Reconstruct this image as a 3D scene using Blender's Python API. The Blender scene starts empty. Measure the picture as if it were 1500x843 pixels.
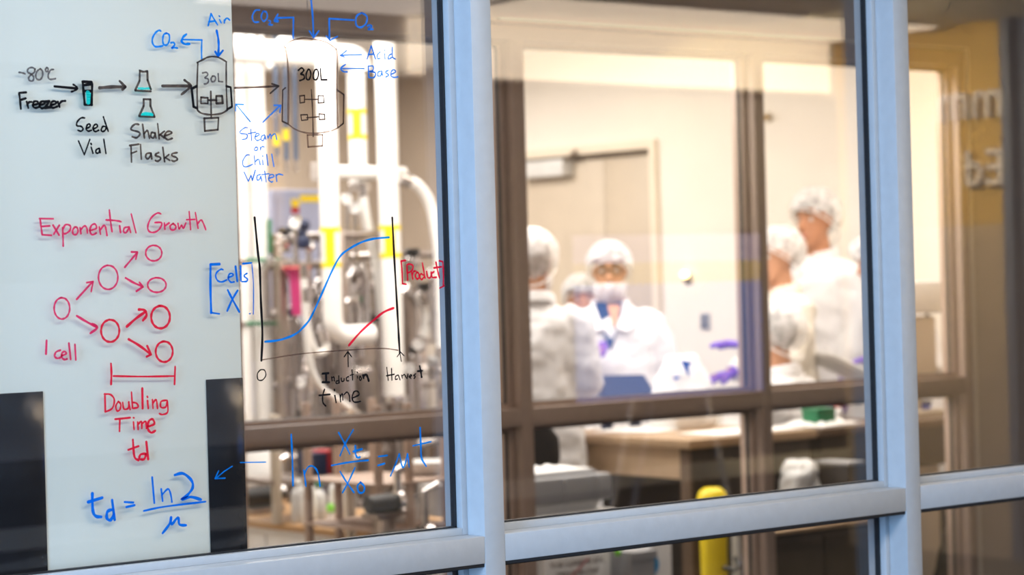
import bpy, bmesh, math, random
from mathutils import Vector, Matrix
random.seed(7)
SC = bpy.context.scene
COL = SC.collection

# ------------------------------------------------------------------ camera
FPX = 3400.0
TH, PI_, RO = math.radians(39.0219), math.radians(-0.13956), math.radians(1.56038)
EYE = Vector((0, 0, 1.5))
FW = Vector((math.sin(TH)*math.cos(PI_), math.cos(TH)*math.cos(PI_), math.sin(PI_)))
_r0 = Vector((math.cos(TH), -math.sin(TH), 0))
_d0 = FW.cross(_r0)
if _d0.z > 0: _d0 = -_d0
RI = _r0*math.cos(RO) + _d0*math.sin(RO)
DN = -_r0*math.sin(RO) + _d0*math.cos(RO)
cam_d = bpy.data.cameras.new('camera'); cam = bpy.data.objects.new('camera', cam_d); COL.objects.link(cam)
cam.matrix_world = Matrix(((RI.x, -DN.x, -FW.x, EYE.x), (RI.y, -DN.y, -FW.y, EYE.y), (RI.z, -DN.z, -FW.z, EYE.z), (0, 0, 0, 1)))
cam_d.sensor_width = 36; cam_d.lens = FPX/1500*36
cam_d.clip_start = .05; cam_d.clip_end = 60
cam_d.dof.use_dof = True; cam_d.dof.focus_distance = 4.05; cam_d.dof.aperture_fstop = 4.4
SC.camera = cam
SC.view_settings.view_transform = 'Standard'; SC.view_settings.look = 'None'
SC.view_settings.gamma = 1; SC.view_settings.exposure = 0.0
SC.view_settings.use_curve_mapping = False
SC.cycles.transparent_max_bounces = 32
SC.cycles.max_bounces = 8
SC.cycles.use_denoising = True
SC.cycles.sample_clamp_indirect = 6

# ------------------------------------------------------------------ world and lights
W = bpy.data.worlds.new('world'); SC.world = W; W.use_nodes = True
W.node_tree.nodes['Background'].inputs[0].default_value = (.75, .85, 1, 1)
W.node_tree.nodes['Background'].inputs[1].default_value = .05

def area(name, loc, rot, sx, sy, power, col):
    l = bpy.data.lights.new(name, 'AREA'); l.shape = 'RECTANGLE'; l.size = sx; l.size_y = sy; l.energy = power; l.color = col
    o = bpy.data.objects.new(name, l); o.location = loc; o.rotation_euler = rot; COL.objects.link(o); return o
R90 = math.pi/2
# lab: unseen warm area lights below the ceiling
area('lab_light', (6.9, 6.80, 2.80), (0, 0, 0), 3.0, .8, 74, (1, .94, .86))
area('lab_light', (5.1, 8.1, 2.80), (0, 0, 0), 1.8, 1.7, 108, (1, .96, .92))
area('lab_light', (7.75, 9.7, 2.80), (0, math.radians(-18), 0), .7, 2.2, 25, (1, .93, .84))  # added to wash the right wall bright and rim-light the workers
area('lab_light', (6.4, 10.9, 2.80), (0, 0, 0), 2.6, .8, 130, (1, .95, .90))  # added to brighten the tan wall at the rear
# corridor between the two window walls: weak warm light
area('corridor_light', (5.2, 4.7, 2.72), (0, 0, 0), 3.0, .5, 16, (1, .80, .60))
# front room: cool daylight from a window on the left, neutral ceiling light
area('daylight', (-2.6, 1.3, 1.7), (0, -R90, 0), 2.2, 2.6, 330, (.33, .60, 1))
area('room_light', (2.4, 1.75, 2.72), (0, 0, 0), 3.4, .7, 60, (1, .96, .90))
area('wall_light', (8.2, -1.0, 2.70), (0, math.radians(-25), 0), .5, 1.2, 190, (1, .76, .38))  # unseen lamp added so the ochre wall reflects brightly in the glass

# ------------------------------------------------------------------ pixel -> place
def ray(px, py): return FW + RI*((px-750)/FPX) + DN*((py-421.5)/FPX)
def atY(px, py, Y): d = ray(px, py); return EYE + d*(Y/d.y)
def atX(px, py, X): d = ray(px, py); return EYE + d*(X/d.x)
def atZ(px, py, Z): d = ray(px, py); return EYE + d*((Z-1.5)/d.z)
def atD(px, py, D): return EYE + ray(px, py)*D

# ------------------------------------------------------------------ materials
MATS = {}
def mat(name, col, rough=.5, metal=0., var=.06, scale=12., bump=0., spec=None, emit=None, es=0.):
    if name in MATS: return MATS[name]
    m = bpy.data.materials.new(name); m.use_nodes = True; nt = m.node_tree; b = nt.nodes['Principled BSDF']
    b.inputs['Roughness'].default_value = rough; b.inputs['Metallic'].default_value = metal
    tc = nt.nodes.new('ShaderNodeTexCoord'); no = nt.nodes.new('ShaderNodeTexNoise')
    no.inputs['Scale'].default_value = scale; no.inputs['Detail'].default_value = 4
    nt.links.new(tc.outputs['Object'], no.inputs['Vector'])
    cr = nt.nodes.new('ShaderNodeValToRGB')
    cr.color_ramp.elements[0].position = .3; cr.color_ramp.elements[1].position = .7
    cr.color_ramp.elements[0].color = (*[max(0, c*(1-var)) for c in col], 1)
    cr.color_ramp.elements[1].color = (*[min(1, c*(1+var)) for c in col], 1)
    nt.links.new(no.outputs['Fac'], cr.inputs['Fac']); nt.links.new(cr.outputs['Color'], b.inputs['Base Color'])
    if bump:
        bp = nt.nodes.new('ShaderNodeBump'); bp.inputs['Strength'].default_value = bump; bp.inputs['Distance'].default_value = .01
        nt.links.new(no.outputs['Fac'], bp.inputs['Height']); nt.links.new(bp.outputs['Normal'], b.inputs['Normal'])
    if spec is not None: b.inputs['Specular IOR Level'].default_value = spec
    if emit:
        b.inputs['Emission Color'].default_value = (*emit, 1); b.inputs['Emission Strength'].default_value = es
    MATS[name] = m; return m

def glass_mat(name, f0=.05, tint=(1, 1, 1)):
    m = bpy.data.materials.new(name); m.use_nodes = True; nt = m.node_tree; nt.nodes.remove(nt.nodes['Principled BSDF'])
    out = nt.nodes['Material Output']
    g = nt.nodes.new('ShaderNodeNewGeometry'); dt = nt.nodes.new('ShaderNodeVectorMath'); dt.operation = 'DOT_PRODUCT'
    nt.links.new(g.outputs['Normal'], dt.inputs[0]); nt.links.new(g.outputs['Incoming'], dt.inputs[1])
    def mth(op, a, b=None):
        n = nt.nodes.new('ShaderNodeMath'); n.operation = op
        for i, v in enumerate((a, b)):
            if v is None: continue
            if isinstance(v, (int, float)): n.inputs[i].default_value = v
            else: nt.links.new(v, n.inputs[i])
        return n.outputs[0]
    c = mth('ABSOLUTE', dt.outputs['Value']); p = mth('POWER', mth('SUBTRACT', 1.0, c), 5.0)
    f = mth('ADD', mth('MULTIPLY', p, 1-f0), f0)
    tr = nt.nodes.new('ShaderNodeBsdfTransparent'); tr.inputs[0].default_value = (*tint, 1)
    gl = nt.nodes.new('ShaderNodeBsdfGlossy'); gl.inputs['Roughness'].default_value = 0
    mx = nt.nodes.new('ShaderNodeMixShader')
    nt.links.new(f, mx.inputs[0]); nt.links.new(tr.outputs[0], mx.inputs[1]); nt.links.new(gl.outputs[0], mx.inputs[2])
    nt.links.new(mx.outputs[0], out.inputs[0]); return m

def ink_mat(name, col, trans, cover=.6, streak=.35):
    """marker ink: part opaque pigment, part coloured filter, with streaky coverage"""
    m = bpy.data.materials.new(name); m.use_nodes = True; nt = m.node_tree; nt.nodes.remove(nt.nodes['Principled BSDF'])
    out = nt.nodes['Material Output']
    di = nt.nodes.new('ShaderNodeBsdfDiffuse'); di.inputs[0].default_value = (*col, 1)
    tr = nt.nodes.new('ShaderNodeBsdfTransparent'); tr.inputs[0].default_value = (*trans, 1)
    tc = nt.nodes.new('ShaderNodeTexCoord'); no = nt.nodes.new('ShaderNodeTexNoise'); no.inputs['Scale'].default_value = 70
    nt.links.new(tc.outputs['Object'], no.inputs['Vector'])
    mr = nt.nodes.new('ShaderNodeMapRange'); mr.inputs[1].default_value = .3; mr.inputs[2].default_value = .7
    mr.inputs[3].default_value = cover-streak/2; mr.inputs[4].default_value = min(1, cover+streak/2)
    nt.links.new(no.outputs['Fac'], mr.inputs[0])
    mx = nt.nodes.new('ShaderNodeMixShader'); nt.links.new(mr.outputs[0], mx.inputs[0])
    nt.links.new(tr.outputs[0], mx.inputs[1]); nt.links.new(di.outputs[0], mx.inputs[2]); nt.links.new(mx.outputs[0], out.inputs[0])
    return m

def veil_mat(name, col, cover):
    m = bpy.data.materials.new(name); m.use_nodes = True; nt = m.node_tree; nt.nodes.remove(nt.nodes['Principled BSDF'])
    out = nt.nodes['Material Output']
    di = nt.nodes.new('ShaderNodeBsdfDiffuse'); di.inputs[0].default_value = (*col, 1)
    tr = nt.nodes.new('ShaderNodeBsdfTransparent')
    tc = nt.nodes.new('ShaderNodeTexCoord'); no = nt.nodes.new('ShaderNodeTexNoise'); no.inputs['Scale'].default_value = 30
    nt.links.new(tc.outputs['Object'], no.inputs['Vector'])
    mr = nt.nodes.new('ShaderNodeMapRange'); mr.inputs[1].default_value = .35; mr.inputs[2].default_value = .65
    mr.inputs[3].default_value = cover-.2; mr.inputs[4].default_value = min(1, cover+.15)
    nt.links.new(no.outputs['Fac'], mr.inputs[0])
    mx = nt.nodes.new('ShaderNodeMixShader'); nt.links.new(mr.outputs[0], mx.inputs[0])
    nt.links.new(tr.outputs[0], mx.inputs[1]); nt.links.new(di.outputs[0], mx.inputs[2]); nt.links.new(mx.outputs[0], out.inputs[0])
    return m

M_FRAME = mat('grey_frame_paint', (.52, .54, .56), .38, 0, .03, 40, .05)
M_GASKET = mat('black_gasket', (.012, .014, .018), .6)
M_GLASS = glass_mat('window_glass', .05)
M_GLASS2 = glass_mat('inner_window_glass', .03)
M_BROWN = mat('taupe_frame_paint', (.45, .33, .26), .45, 0, .04, 30)
M_SOFFIT = mat('corridor_wall_paint', (.55, .44, .34), .8, 0, .04, 5)
M_CREAM = mat('cream_wall_paint', (.86, .80, .71), .7, 0, .02, 4)
M_TANWALL = mat('tan_wall_paint', (.47, .385, .30), .8, 0, .05, 4)
M_CEIL = mat('ceiling_paint', (.8, .78, .74), .8, 0, .02, 6)
M_FLOOR = mat('grey_floor', (.30, .27, .24), .35, 0, .08, 6)
M_DARKFLOOR = mat('dark_floor', (.05, .05, .055), .5, 0, .1, 6)
M_DOOR = mat('tan_door_paint', (.56, .47, .365), .5, 0, .03, 8)
M_DFRAME = mat('cream_door_frame', (.80, .70, .56), .5, 0, .03, 8)
M_BOARD = mat('pale_green_board', (.87, .875, .765), .45, 0, .02, 3)
M_STRIP = mat('black_film', (.016, .016, .018), .12, 0, .1, 20)
M_STEEL = mat('stainless_steel', (.66, .62, .60), .20, 1, .06, 30)
M_STEELD = mat('brushed_steel', (.36, .31, .28), .32, 1, .08, 30)
M_PIPE = mat('white_pipe_jacket', (.88, .86, .82), .45, 0, .03, 10)
M_YEL = mat('yellow_label', (.95, .70, .0), .5, 0, .04, 20)
M_YELP = mat('yellow_plastic', (.95, .72, .02), .35, 0, .05, 10)
M_BLACK = mat('black_plastic', (.015, .014, .014), .45)
M_NAVY = mat('navy_plastic', (.012, .02, .06), .4)
M_BLUEM = mat('blue_hose', (.07, .11, .19), .4)
M_MAG = mat('magenta_plastic', (.55, .02, .16), .4)
M_RED = mat('red_plastic', (.45, .015, .02), .4)
M_GRN = mat('green_plastic', (.01, .17, .07), .4)
M_LIME = mat('lime_plastic', (.25, .75, .06), .4)
M_GREY = mat('grey_plastic', (.36, .36, .37), .45, 0, .04, 12)
M_LGREY = mat('light_grey_plastic', (.66, .65, .63), .45, 0, .04, 12)
M_WHITE = mat('white_plastic', (.85, .84, .82), .45, 0, .03, 10)
M_PAPER = mat('white_paper', (.86, .85, .83), .7, 0, .03, 10)
M_BENCH = mat('brown_bench_laminate', (.13, .085, .055), .5, 0, .12, 10)
M_BTOP = mat('tan_bench_top', (.44, .30, .18), .4, 0, .06, 10)
M_LOWTOP = mat('orange_brown_laminate', (.46, .27, .12), .5, 0, .08, 10)
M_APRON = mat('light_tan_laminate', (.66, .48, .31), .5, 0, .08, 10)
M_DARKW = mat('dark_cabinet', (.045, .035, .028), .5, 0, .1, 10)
M_LAV = mat('lavender_grey_paint', (.40, .43, .60), .5, 0, .04, 12)
M_BEIGE = mat('beige_housing', (.52, .45, .36), .5, 0, .04, 12)
M_CYAN = mat('sky_blue_plastic', (.0, .28, .62), .4)
M_GOWN = mat('white_gown_fabric', (.80, .79, .80), .85, 0, .03, 9, .4)
M_CREAMGOWN = mat('cream_gown_fabric', (.80, .75, .66), .85, 0, .03, 9, .4)
M_SKIN = mat('skin', (.58, .29, .17), .55, 0, .06, 14)
M_SKIN2 = mat('tan_skin', (.48, .21, .11), .55, 0, .06, 14)
M_LIP = mat('lips', (.42, .13, .10), .5)
M_HAIR = mat('dark_hair', (.03, .02, .016), .6, 0, .3, 60)
M_BHAIR = mat('brown_hair', (.14, .075, .04), .6, 0, .3, 60)
M_EYE = mat('eye_white', (.75, .73, .70), .3)
M_IRIS = mat('dark_iris', (.03, .02, .015), .3)
M_NET = veil_mat('white_hair_net', (.92, .90, .90), .55)
M_BEARD = veil_mat('white_beard_net', (.90, .88, .88), .72)
M_GLOVE = mat('purple_nitrile', (.16, .055, .50), .45, 0, .05, 20)
M_SHIRT = mat('navy_shirt', (.015, .045, .14), .8, 0, .1, 30)
M_TROUSER = mat('dark_trousers', (.04, .045, .06), .85)
M_SHOE = mat('black_shoe', (.02, .02, .02), .5)
M_LAMP = mat('lamp_diffuser', (.9, .9, .9), .5, emit=(1, .95, .88), es=3.0)
M_WARMGLOW = mat('warm_glow', (.9, .85, .7), .5, emit=(1, .80, .60), es=5.5)
M_PALEGLOW = mat('pale_glow', (.9, .9, .9), .5, emit=(1, .86, .76), es=3.2)
M_SCREEN = mat('display_blue', (.05, .1, .3), .3, emit=(.12, .32, 1.0), es=1.6)
M_SCREENW = mat('display_pale', (.4, .4, .6), .3, emit=(.45, .45, 1.0), es=1.0)
M_SCREENY = mat('display_yellow', (.4, .35, .1), .3, emit=(.55, .42, .18), es=.9)
M_BACK = mat('grey_room_wall', (.17, .17, .19), .8, 0, .04, 5)
M_WAINS = mat('charcoal_wainscot', (.03, .035, .05), .5, 0, .1, 8)
M_SIGNW = mat('ochre_wall_paint', (.55, .38, .12), .8, 0, .04, 5)
M_LETTER = mat('silver_letter', (.80, .78, .85), .5)
M_BLUEDOOR = mat('slate_blue_door', (.10, .14, .26), .5)
I_BLK = ink_mat('black_ink', (.012, .012, .014), (.05, .03, .03), .85, .25)
I_BLKF = ink_mat('worn_black_ink', (.035, .03, .03), (.34, .26, .24), .55, .5)
I_GRY = ink_mat('grey_ink', (.09, .09, .10), (.42, .36, .36), .5, .3)
I_BRN = ink_mat('faint_brown_ink', (.16, .10, .08), (.52, .42, .38), .4, .3)
I_BLU = ink_mat('blue_ink', (.005, .26, .90), (.04, .38, .90), .62, .4)
I_BLUD = ink_mat('dark_blue_ink', (.004, .16, .76), (.02, .28, .82), .7, .3)
I_BLUL = ink_mat('pale_blue_ink', (.04, .24, .85), (.05, .24, .74), .72, .3)
I_RED = ink_mat('pink_red_ink', (.86, .03, .13), (.85, .12, .24), .66, .4)
I_REDD = ink_mat('bright_red_ink', (.85, .015, .05), (.9, .06, .10), .7, .3)
I_TEAL = ink_mat('teal_ink', (.02, .78, .70), (.2, .92, .86), .65, .5)

# ------------------------------------------------------------------ mesh builder
class MB:
    def __init__(s): s.bm = bmesh.new()
    def box(s, a, b, bev=0.):
        a = Vector(a); b = Vector(b)
        lo = Vector((min(a.x, b.x), min(a.y, b.y), min(a.z, b.z))); hi = Vector((max(a.x, b.x), max(a.y, b.y), max(a.z, b.z)))
        r = bmesh.ops.create_cube(s.bm, size=1.0); vs = r['verts']
        for v in vs: v.co = Vector((lo[i] + (v.co[i]+.5)*(hi[i]-lo[i]) for i in range(3)))
        if bev:
            es = list({e for v in vs for e in v.link_edges})
            bmesh.ops.bevel(s.bm, geom=es, offset=bev, segments=2, affect='EDGES', profile=.5)
        return s
    def loft(s, rings, cap=True):
        vr = [[s.bm.verts.new(p) for p in r] for r in rings]; n = len(vr[0])
        for a, b in zip(vr, vr[1:]):
            for i in range(n): s.bm.faces.new((a[i], a[(i+1) % n], b[(i+1) % n], b[i]))
        if cap:
            s.bm.faces.new(list(reversed(vr[0]))); s.bm.faces.new(vr[-1])
        return s
    def tube(s, pts, rad, n=12, flat=1., up=None, ends=True):
        pts = [Vector(p) for p in pts]; m = len(pts)
        if not hasattr(rad, '__len__'): rad = [rad]*m
        rings = []; nrm = None
        for i, p in enumerate(pts):
            t = (pts[min(i+1, m-1)] - pts[max(i-1, 0)]).normalized()
            if nrm is None:
                ref = Vector(up) if up else (Vector((0, 0, 1)) if abs(t.z) < .9 else Vector((1, 0, 0)))
                nrm = (ref - t*ref.dot(t)).normalized()
            else: nrm = (nrm - t*nrm.dot(t)).normalized()
            bi = t.cross(nrm)
            ring = [p + (nrm*math.cos(k*2*math.pi/n)*flat + bi*math.sin(k*2*math.pi/n))*rad[i] for k in range(n)]
            rings.append(ring)
        return s.loft(rings, ends)
    def cyl(s, a, b, r, n=20): return s.tube([a, b], r, n)
    def lathe(s, prof, c=(0, 0, 0), n=24, axis='z', cap=True):
        c = Vector(c); rings = []
        for r, h in prof:
            ring = []
            for k in range(n):
                a = k*2*math.pi/n; x, y = r*math.cos(a), r*math.sin(a)
                ring.append(c + {'z': Vector((x, y, h)), 'x': Vector((h, x, y)), 'y': Vector((y, h, x))}[axis])
            rings.append(ring)
        return s.loft(rings, cap)
    def ball(s, c, r, n=16, sc=(1, 1, 1)):
        m = Matrix.Translation(c) @ Matrix.Diagonal((*[r*k for k in sc], 1))
        bmesh.ops.create_uvsphere(s.bm, u_segments=n, v_segments=max(6, n//2), radius=1, matrix=m); return s
    def prism(s, pts, off):
        off = Vector(off); a = [s.bm.verts.new(Vector(p)) for p in pts]; b = [s.bm.verts.new(Vector(p)+off) for p in pts]
        n = len(a); s.bm.faces.new(a); s.bm.faces.new(list(reversed(b)))
        for i in range(n): s.bm.faces.new((a[i], b[i], b[(i+1) % n], a[(i+1) % n]))
        return s
    def xf(s, M):
        bmesh.ops.transform(s.bm, matrix=M, verts=s.bm.verts); return s
    def build(s, name, m, parent=None, smooth=True, off=None, remesh=0., disp=0., dscale=.2):
        if off is not None: bmesh.ops.translate(s.bm, vec=-Vector(off), verts=s.bm.verts)
        bmesh.ops.recalc_face_normals(s.bm, faces=s.bm.faces)
        me = bpy.data.meshes.new(name); s.bm.to_mesh(me); s.bm.free()
        if smooth:
            for p in me.polygons: p.use_smooth = True
            me.set_sharp_from_angle(angle=math.radians(38))
        me.materials.append(m)
        o = bpy.data.objects.new(name, me); COL.objects.link(o)
        if parent is not None: o.parent = parent
        if remesh:
            r = o.modifiers.new('remesh', 'REMESH'); r.mode = 'VOXEL'; r.voxel_size = remesh; r.use_smooth_shade = True
            q = o.modifiers.new('smooth', 'SMOOTH'); q.iterations = 4; q.factor = .5
        if disp:
            t = bpy.data.textures.new('folds', 'CLOUDS'); t.noise_scale = dscale; t.noise_depth = 2
            d = o.modifiers.new('folds', 'DISPLACE'); d.texture = t; d.strength = disp; d.mid_level = .5; d.texture_coords = 'LOCAL'
        return o

def tag(o, label=None, cat=None, group=None, kind=None):
    if label: o['label'] = label
    if cat: o['category'] = cat
    if group: o['group'] = group
    if kind: o['kind'] = kind
    return o
def thing(name, loc, label, cat, group=None, rz=0, kind=None):
    o = bpy.data.objects.new(name, None); o.empty_display_size = .1; COL.objects.link(o)
    o.location = loc; o.rotation_euler = (0, 0, rz); return tag(o, label, cat, group, kind)
def clone(root, loc, label, rz=None):
    r = root.copy(); COL.objects.link(r); r.location = loc; r['label'] = label
    if rz is not None: r.rotation_euler = (0, 0, rz)
    for ch in [c for c in COL.objects if c.parent == root]:
        c = ch.copy(); COL.objects.link(c); c.parent = r
        for g in [k for k in COL.objects if k.parent == ch]:
            d = g.copy(); COL.objects.link(d); d.parent = c
    return r
def curve(pts, k=6):
    P = [Vector(p) for p in pts]
    if len(P) < 3: return P
    out = []
    for i in range(len(P)-1):
        p0, p1, p2, p3 = P[max(i-1, 0)], P[i], P[i+1], P[min(i+2, len(P)-1)]
        for j in range(k):
            t = j/k
            out.append(.5*((2*p1) + (p2-p0)*t + (2*p0-5*p1+4*p2-p3)*t*t + (3*p1-p0-3*p2+p3)*t**3))
    return out + [P[-1]]
exec_parts = []

# ------------------------------------------------------------------ window walls (structure)
def window_wall(name, Y, xr, fw, zs, rail, head, depth, glass, fm, reveal=.05, stopw=.013, gz=.02):
    """xr: right face edges of the mullions; zs: sill top; rail: (z0, z1); head: (z0, z1)"""
    root = thing(name, (xr[0], Y, 0), None, None, kind='structure'); off = root.location
    gy = Y+reveal+gz
    xl, xh = xr[0]-fw, xr[-1]
    for x in xr:
        MB().box((x-fw, Y, zs-.05), (x, Y+depth, head[0]), .0015).build('mullion', fm, root, off=off)
    for (a, b) in zip(xr, xr[1:]):
        x0, x1 = a, b-fw
        MB().box((x0, Y+.0004, rail[0]), (x1, Y+depth-.0004, rail[1]), .0015).build('rail', fm, root, off=off)
        for (z0, z1) in ((zs, rail[0]), (rail[1], head[0])):
            f = MB()
            for (ya, yb) in ((Y+reveal, gy), (gy+.008, Y+depth-.004)):
                f.box((x0, ya, z0), (x0+stopw, yb, z1), .001); f.box((x1-stopw, ya, z0), (x1, yb, z1), .001)
                f.box((x0+stopw, ya, z0), (x1-stopw, yb, z0+stopw), .001); f.box((x0+stopw, ya, z1-stopw), (x1-stopw, yb, z1), .001)
            f.build('glazing_stop', fm, root, off=off)
            g = MB(); e = .0045; yg = gy-.004
            g.box((x0+stopw, yg, z0+stopw), (x0+stopw+e*.5, gy+.0085, z1-stopw)); g.box((x1-stopw-e, yg, z0+stopw), (x1-stopw, gy+.0085, z1-stopw))
            g.box((x0+stopw, yg, z0+stopw), (x1-stopw, gy+.0085, z0+stopw+.0025)); g.box((x0+stopw, yg, z1-stopw-e), (x1-stopw, gy+.0085, z1-stopw))
            g.build('gasket', M_GASKET, root, off=off)
            if name == 'window_1' and z0 == zs: MB().box((x0, Y+.003, z1-.0065), (x1, Y+reveal, z1+.0004), .001).build('gasket', M_GASKET, root, off=off)  # extra black strip under the rail, thickening the dark line there
            MB().box((x0+stopw*.3, gy+.0005, z0+stopw*.3), (x1-stopw*.3, gy+.0065, z1-stopw*.3)).build('glass_pane', glass, root, smooth=False, off=off)
    for (z0, z1, n) in ((head[0], head[1], 'head_rail'), (zs-.06, zs, 'sill_rail')):
        MB().box((xl, Y+.0004, z0), (xh, Y+depth-.0004, z1), .0015).build(n, fm, root, off=off)
    return gy
NX = [.372, 1.523, 2.674, 3.825, 4.976, 6.127]
GY = window_wall('window_1', 3.34, NX, .047, .14, (.985, 1.035), (2.34, 2.40), .105, M_GLASS, M_FRAME)
FX = [2.757, 3.930, 5.104, 6.273, 7.446]
window_wall('window_2', 6.2, FX, .052, .14, (1.000, 1.062), (2.333, 2.395), .11, M_GLASS2, M_BROWN, reveal=.045, stopw=.016)
def struct(name, mb, m, smooth=False):
    o = mb.build(name, m, None, smooth); return tag(o, kind='structure')
# window wall surrounds
b = MB(); b.box((-3, 3.36, 2.40), (9.6, 3.45, 2.95)); b.box((-3, 3.36, 0), (9.6, 3.45, .08)); b.box((-3, 3.36, .08), (.325, 3.45, 2.4)); b.box((6.127, 3.36, .08), (9.6, 3.45, 2.4))
struct('wall_front', b, M_BACK)
b = MB(); b.box((2.0, 6.22, 2.395), (9.0, 6.31, 2.95)); b.box((2.0, 6.22, 0), (9.0, 6.31, .08)); b.box((2.0, 6.22, .08), (2.705, 6.31, 2.395)); b.box((7.446, 6.22, .08), (9.0, 6.31, 2.395))
struct('wall_corridor', b, M_SOFFIT)
b = MB(); b.box((7.452, 6.196, .08), (7.462, 6.225, 2.41)); b.box((5.0, 6.196, 2.400), (7.462, 6.225, 2.409)); struct('trim_1', b, M_DFRAME)
struct('floor', MB().box((-3.2, -2.2, -.05), (9.6, 6.3, 0)), M_DARKFLOOR)
struct('floor_lab', MB().box((2, 6.3, -.05), (9.0, 12.3, 0)), M_FLOOR)
struct('ceiling_lab', MB().box((2, 6.3, 2.86), (9.0, 12.3, 2.92)), M_CEIL)
struct('ceiling_corridor', MB().box((2, 3.45, 2.76), (9.5, 6.22, 2.82)), M_CEIL)
struct('ceiling_room', MB().box((-3.2, -2.2, 2.78), (9.6, 3.36, 2.84)), M_CEIL)
WX = 8.9
# lab right wall with the double door opening
dY0, dYs, dY1 = atX(955, 213, WX).y, atX(878, 220, WX).y+0, 11.4
dZ = 2.235
b = MB(); b.box((WX, 6.31, 0), (WX+.1, dY0, 2.86)); b.box((WX, dY0, dZ), (WX+.1, dY1, 2.86)); struct('wall_lab_right', b, M_CREAM)
struct('wall_lab_far_right', MB().box((WX, dY1, 0), (WX+.1, 12.2, 2.86)), M_TANWALL)
struct('wall_lab_back', MB().box((2, 12.1, 0), (WX, 12.2, 2.86)), M_TANWALL)
struct('wall_lab_left', MB().box((1.9, 6.31, 0), (2.0, 12.2, 2.86)), M_CREAM)
struct('wall_corridor_end', MB().box((9.4, 3.45, 0), (9.5, 6.22, 2.8)), M_SOFFIT)
struct('wall_corridor_left', MB().box((1.9, 3.45, 0), (2.0, 6.22, 2.8)), M_SOFFIT)
# double door
d1 = thing('door_1', (WX, dY0, 0), None, None, kind='structure'); off = d1.location
f = MB(); f.box((WX-.03, dY0-.05, 0), (WX+.02, dY0, dZ+.05)); f.box((WX-.03, dY0, dZ), (WX+.02, dY1, dZ+.05)); f.box((WX-.03, dY1, 0), (WX+.02, dY1+.05, dZ+.05))
f.build('door_frame', M_DFRAME, d1, off=off)
MB().box((WX+.035, dY0+.005, .01), (WX+.08, dYs-.003, dZ-.03), .002).build('door_leaf', M_DOOR, d1, off=off)
MB().box((WX+.035, dYs+.003, .01), (WX+.08, dY1-.005, dZ-.03), .002).build('door_leaf', M_DOOR, d1, off=off)
MB().box((WX+.012, dY0, dZ-.028), (WX+.03, dY1, dZ), .001).build('door_stop', M_BENCH, d1, off=off)
h = atX(830, 235, WX-.02); h2 = atX(772, 262, WX-.02)
cl = MB().box((WX-.055, h.y, h2.z), (WX+.034, h2.y+.05, h.z+.01), .008).build('door_closer', M_LGREY, d1, off=off)
cl['label'] = 'pale door closer box'
MB().tube([(WX-.03, h.y, h.z), (WX-.05, h.y-.12, h.z+.05)], .010, 8).build('closer_arm', M_STEELD, cl, off=off)

# ------------------------------------------------------------------ front room (seen as reflections in the glass)
struct('wall_back', MB().box((-3.2, -2.2, .81), (9.6, -2.0, 2.47)), M_BACK)
b = MB(); b.box((-3.2, -2.2, .53), (9.6, -1.99, .81)); b.box((-3.2, -2.2, 0), (9.6, -1.99, .44)); struct('trim_2', b, M_WAINS)
struct('trim_4', MB().box((2.9, -2.0, .812), (6.2, -1.985, 1.55)), mat('pale_reflected_panel', (.62, .61, .64), .7))  # unseen pale panel added so the black strips reflect grey
struct('trim_3', MB().box((-3.2, -2.2, .44), (9.6, -1.97, .53)), M_WHITE)
struct('wall_back_upper', MB().box((-3.2, -2.2, 2.47), (9.6, -2.0, 2.78)), M_CEIL)
b = MB(); b.box((9.5, -2.0, 1.73), (9.6, -.83, 2.78)); struct('wall_right', b, M_SIGNW)
struct('wall_right_lower', MB().box((9.5, -2.0, 0), (9.6, -.83, 1.73)), M_TANWALL)
struct('wall_right_side', MB().box((9.5, .25, 0), (9.6, 3.36, 2.78)), M_BACK)
d2 = thing('door_2', (9.5, -.8, 0), None, None, kind='structure'); off = d2.location
b = MB(); b.box((9.46, -.83, 0), (9.6, -.77, 2.78)); b.box((9.46, .2, 0), (9.6, .25, 2.78)); b.build('door_frame', M_BLUEDOOR, d2, off=off)
MB().box((9.53, -.77, 0), (9.58, .2, 2.78), .003).build('door_leaf', M_BLUEDOOR, d2, off=off)
MB().tube([(9.53, -.66, 1.0), (9.48, -.66, 1.0), (9.48, -.54, 1.0)], .012, 8).build('door_handle', M_STEEL, d2, off=off)
struct('wall_left', MB().box((-3.3, -2.2, 0), (-3.2, 3.45, 2.78)), M_BACK)
cv = thing('glow_band', (8.0, -1.95, 2.475), 'long warm glowing band added at the wall top for its reflection in the glass', 'light')  # added glow standing in for the brightly lit wall top
MB().box((6.55, -1.99, 2.49), (9.4, -1.95, 2.76), .004).build('diffuser', M_WARMGLOW, cv, off=cv.location)
MB().box((6.53, -1.998, 2.475), (9.42, -1.945, 2.49)).build('housing', M_LGREY, cv, off=cv.location)

for (xa, xb, mm, lb) in ((6.6, 9.35, M_WARMGLOW, 'warm glowing ceiling panel added near the wall band for its reflection'), (5.3, 6.5, M_PALEGLOW, 'pale glowing ceiling panel added left of the warm one for its reflection')):  # glowing panels added so their reflection lightens the soffit
    t = thing('ceiling_glow_panel', ((xa+xb)/2, -1.55, 2.78), lb, 'light', 'glowing ceiling panels added for their reflection'); off = t.location
    MB().box((xa, -1.9, 2.765), (xb, -1.1, 2.779), .002).build('housing', M_LGREY, t, off=off); MB().box((xa+.02, -1.88, 2.757), (xb-.02, -1.12, 2.766), .002).build('diffuser', mm, t, off=off)

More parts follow.
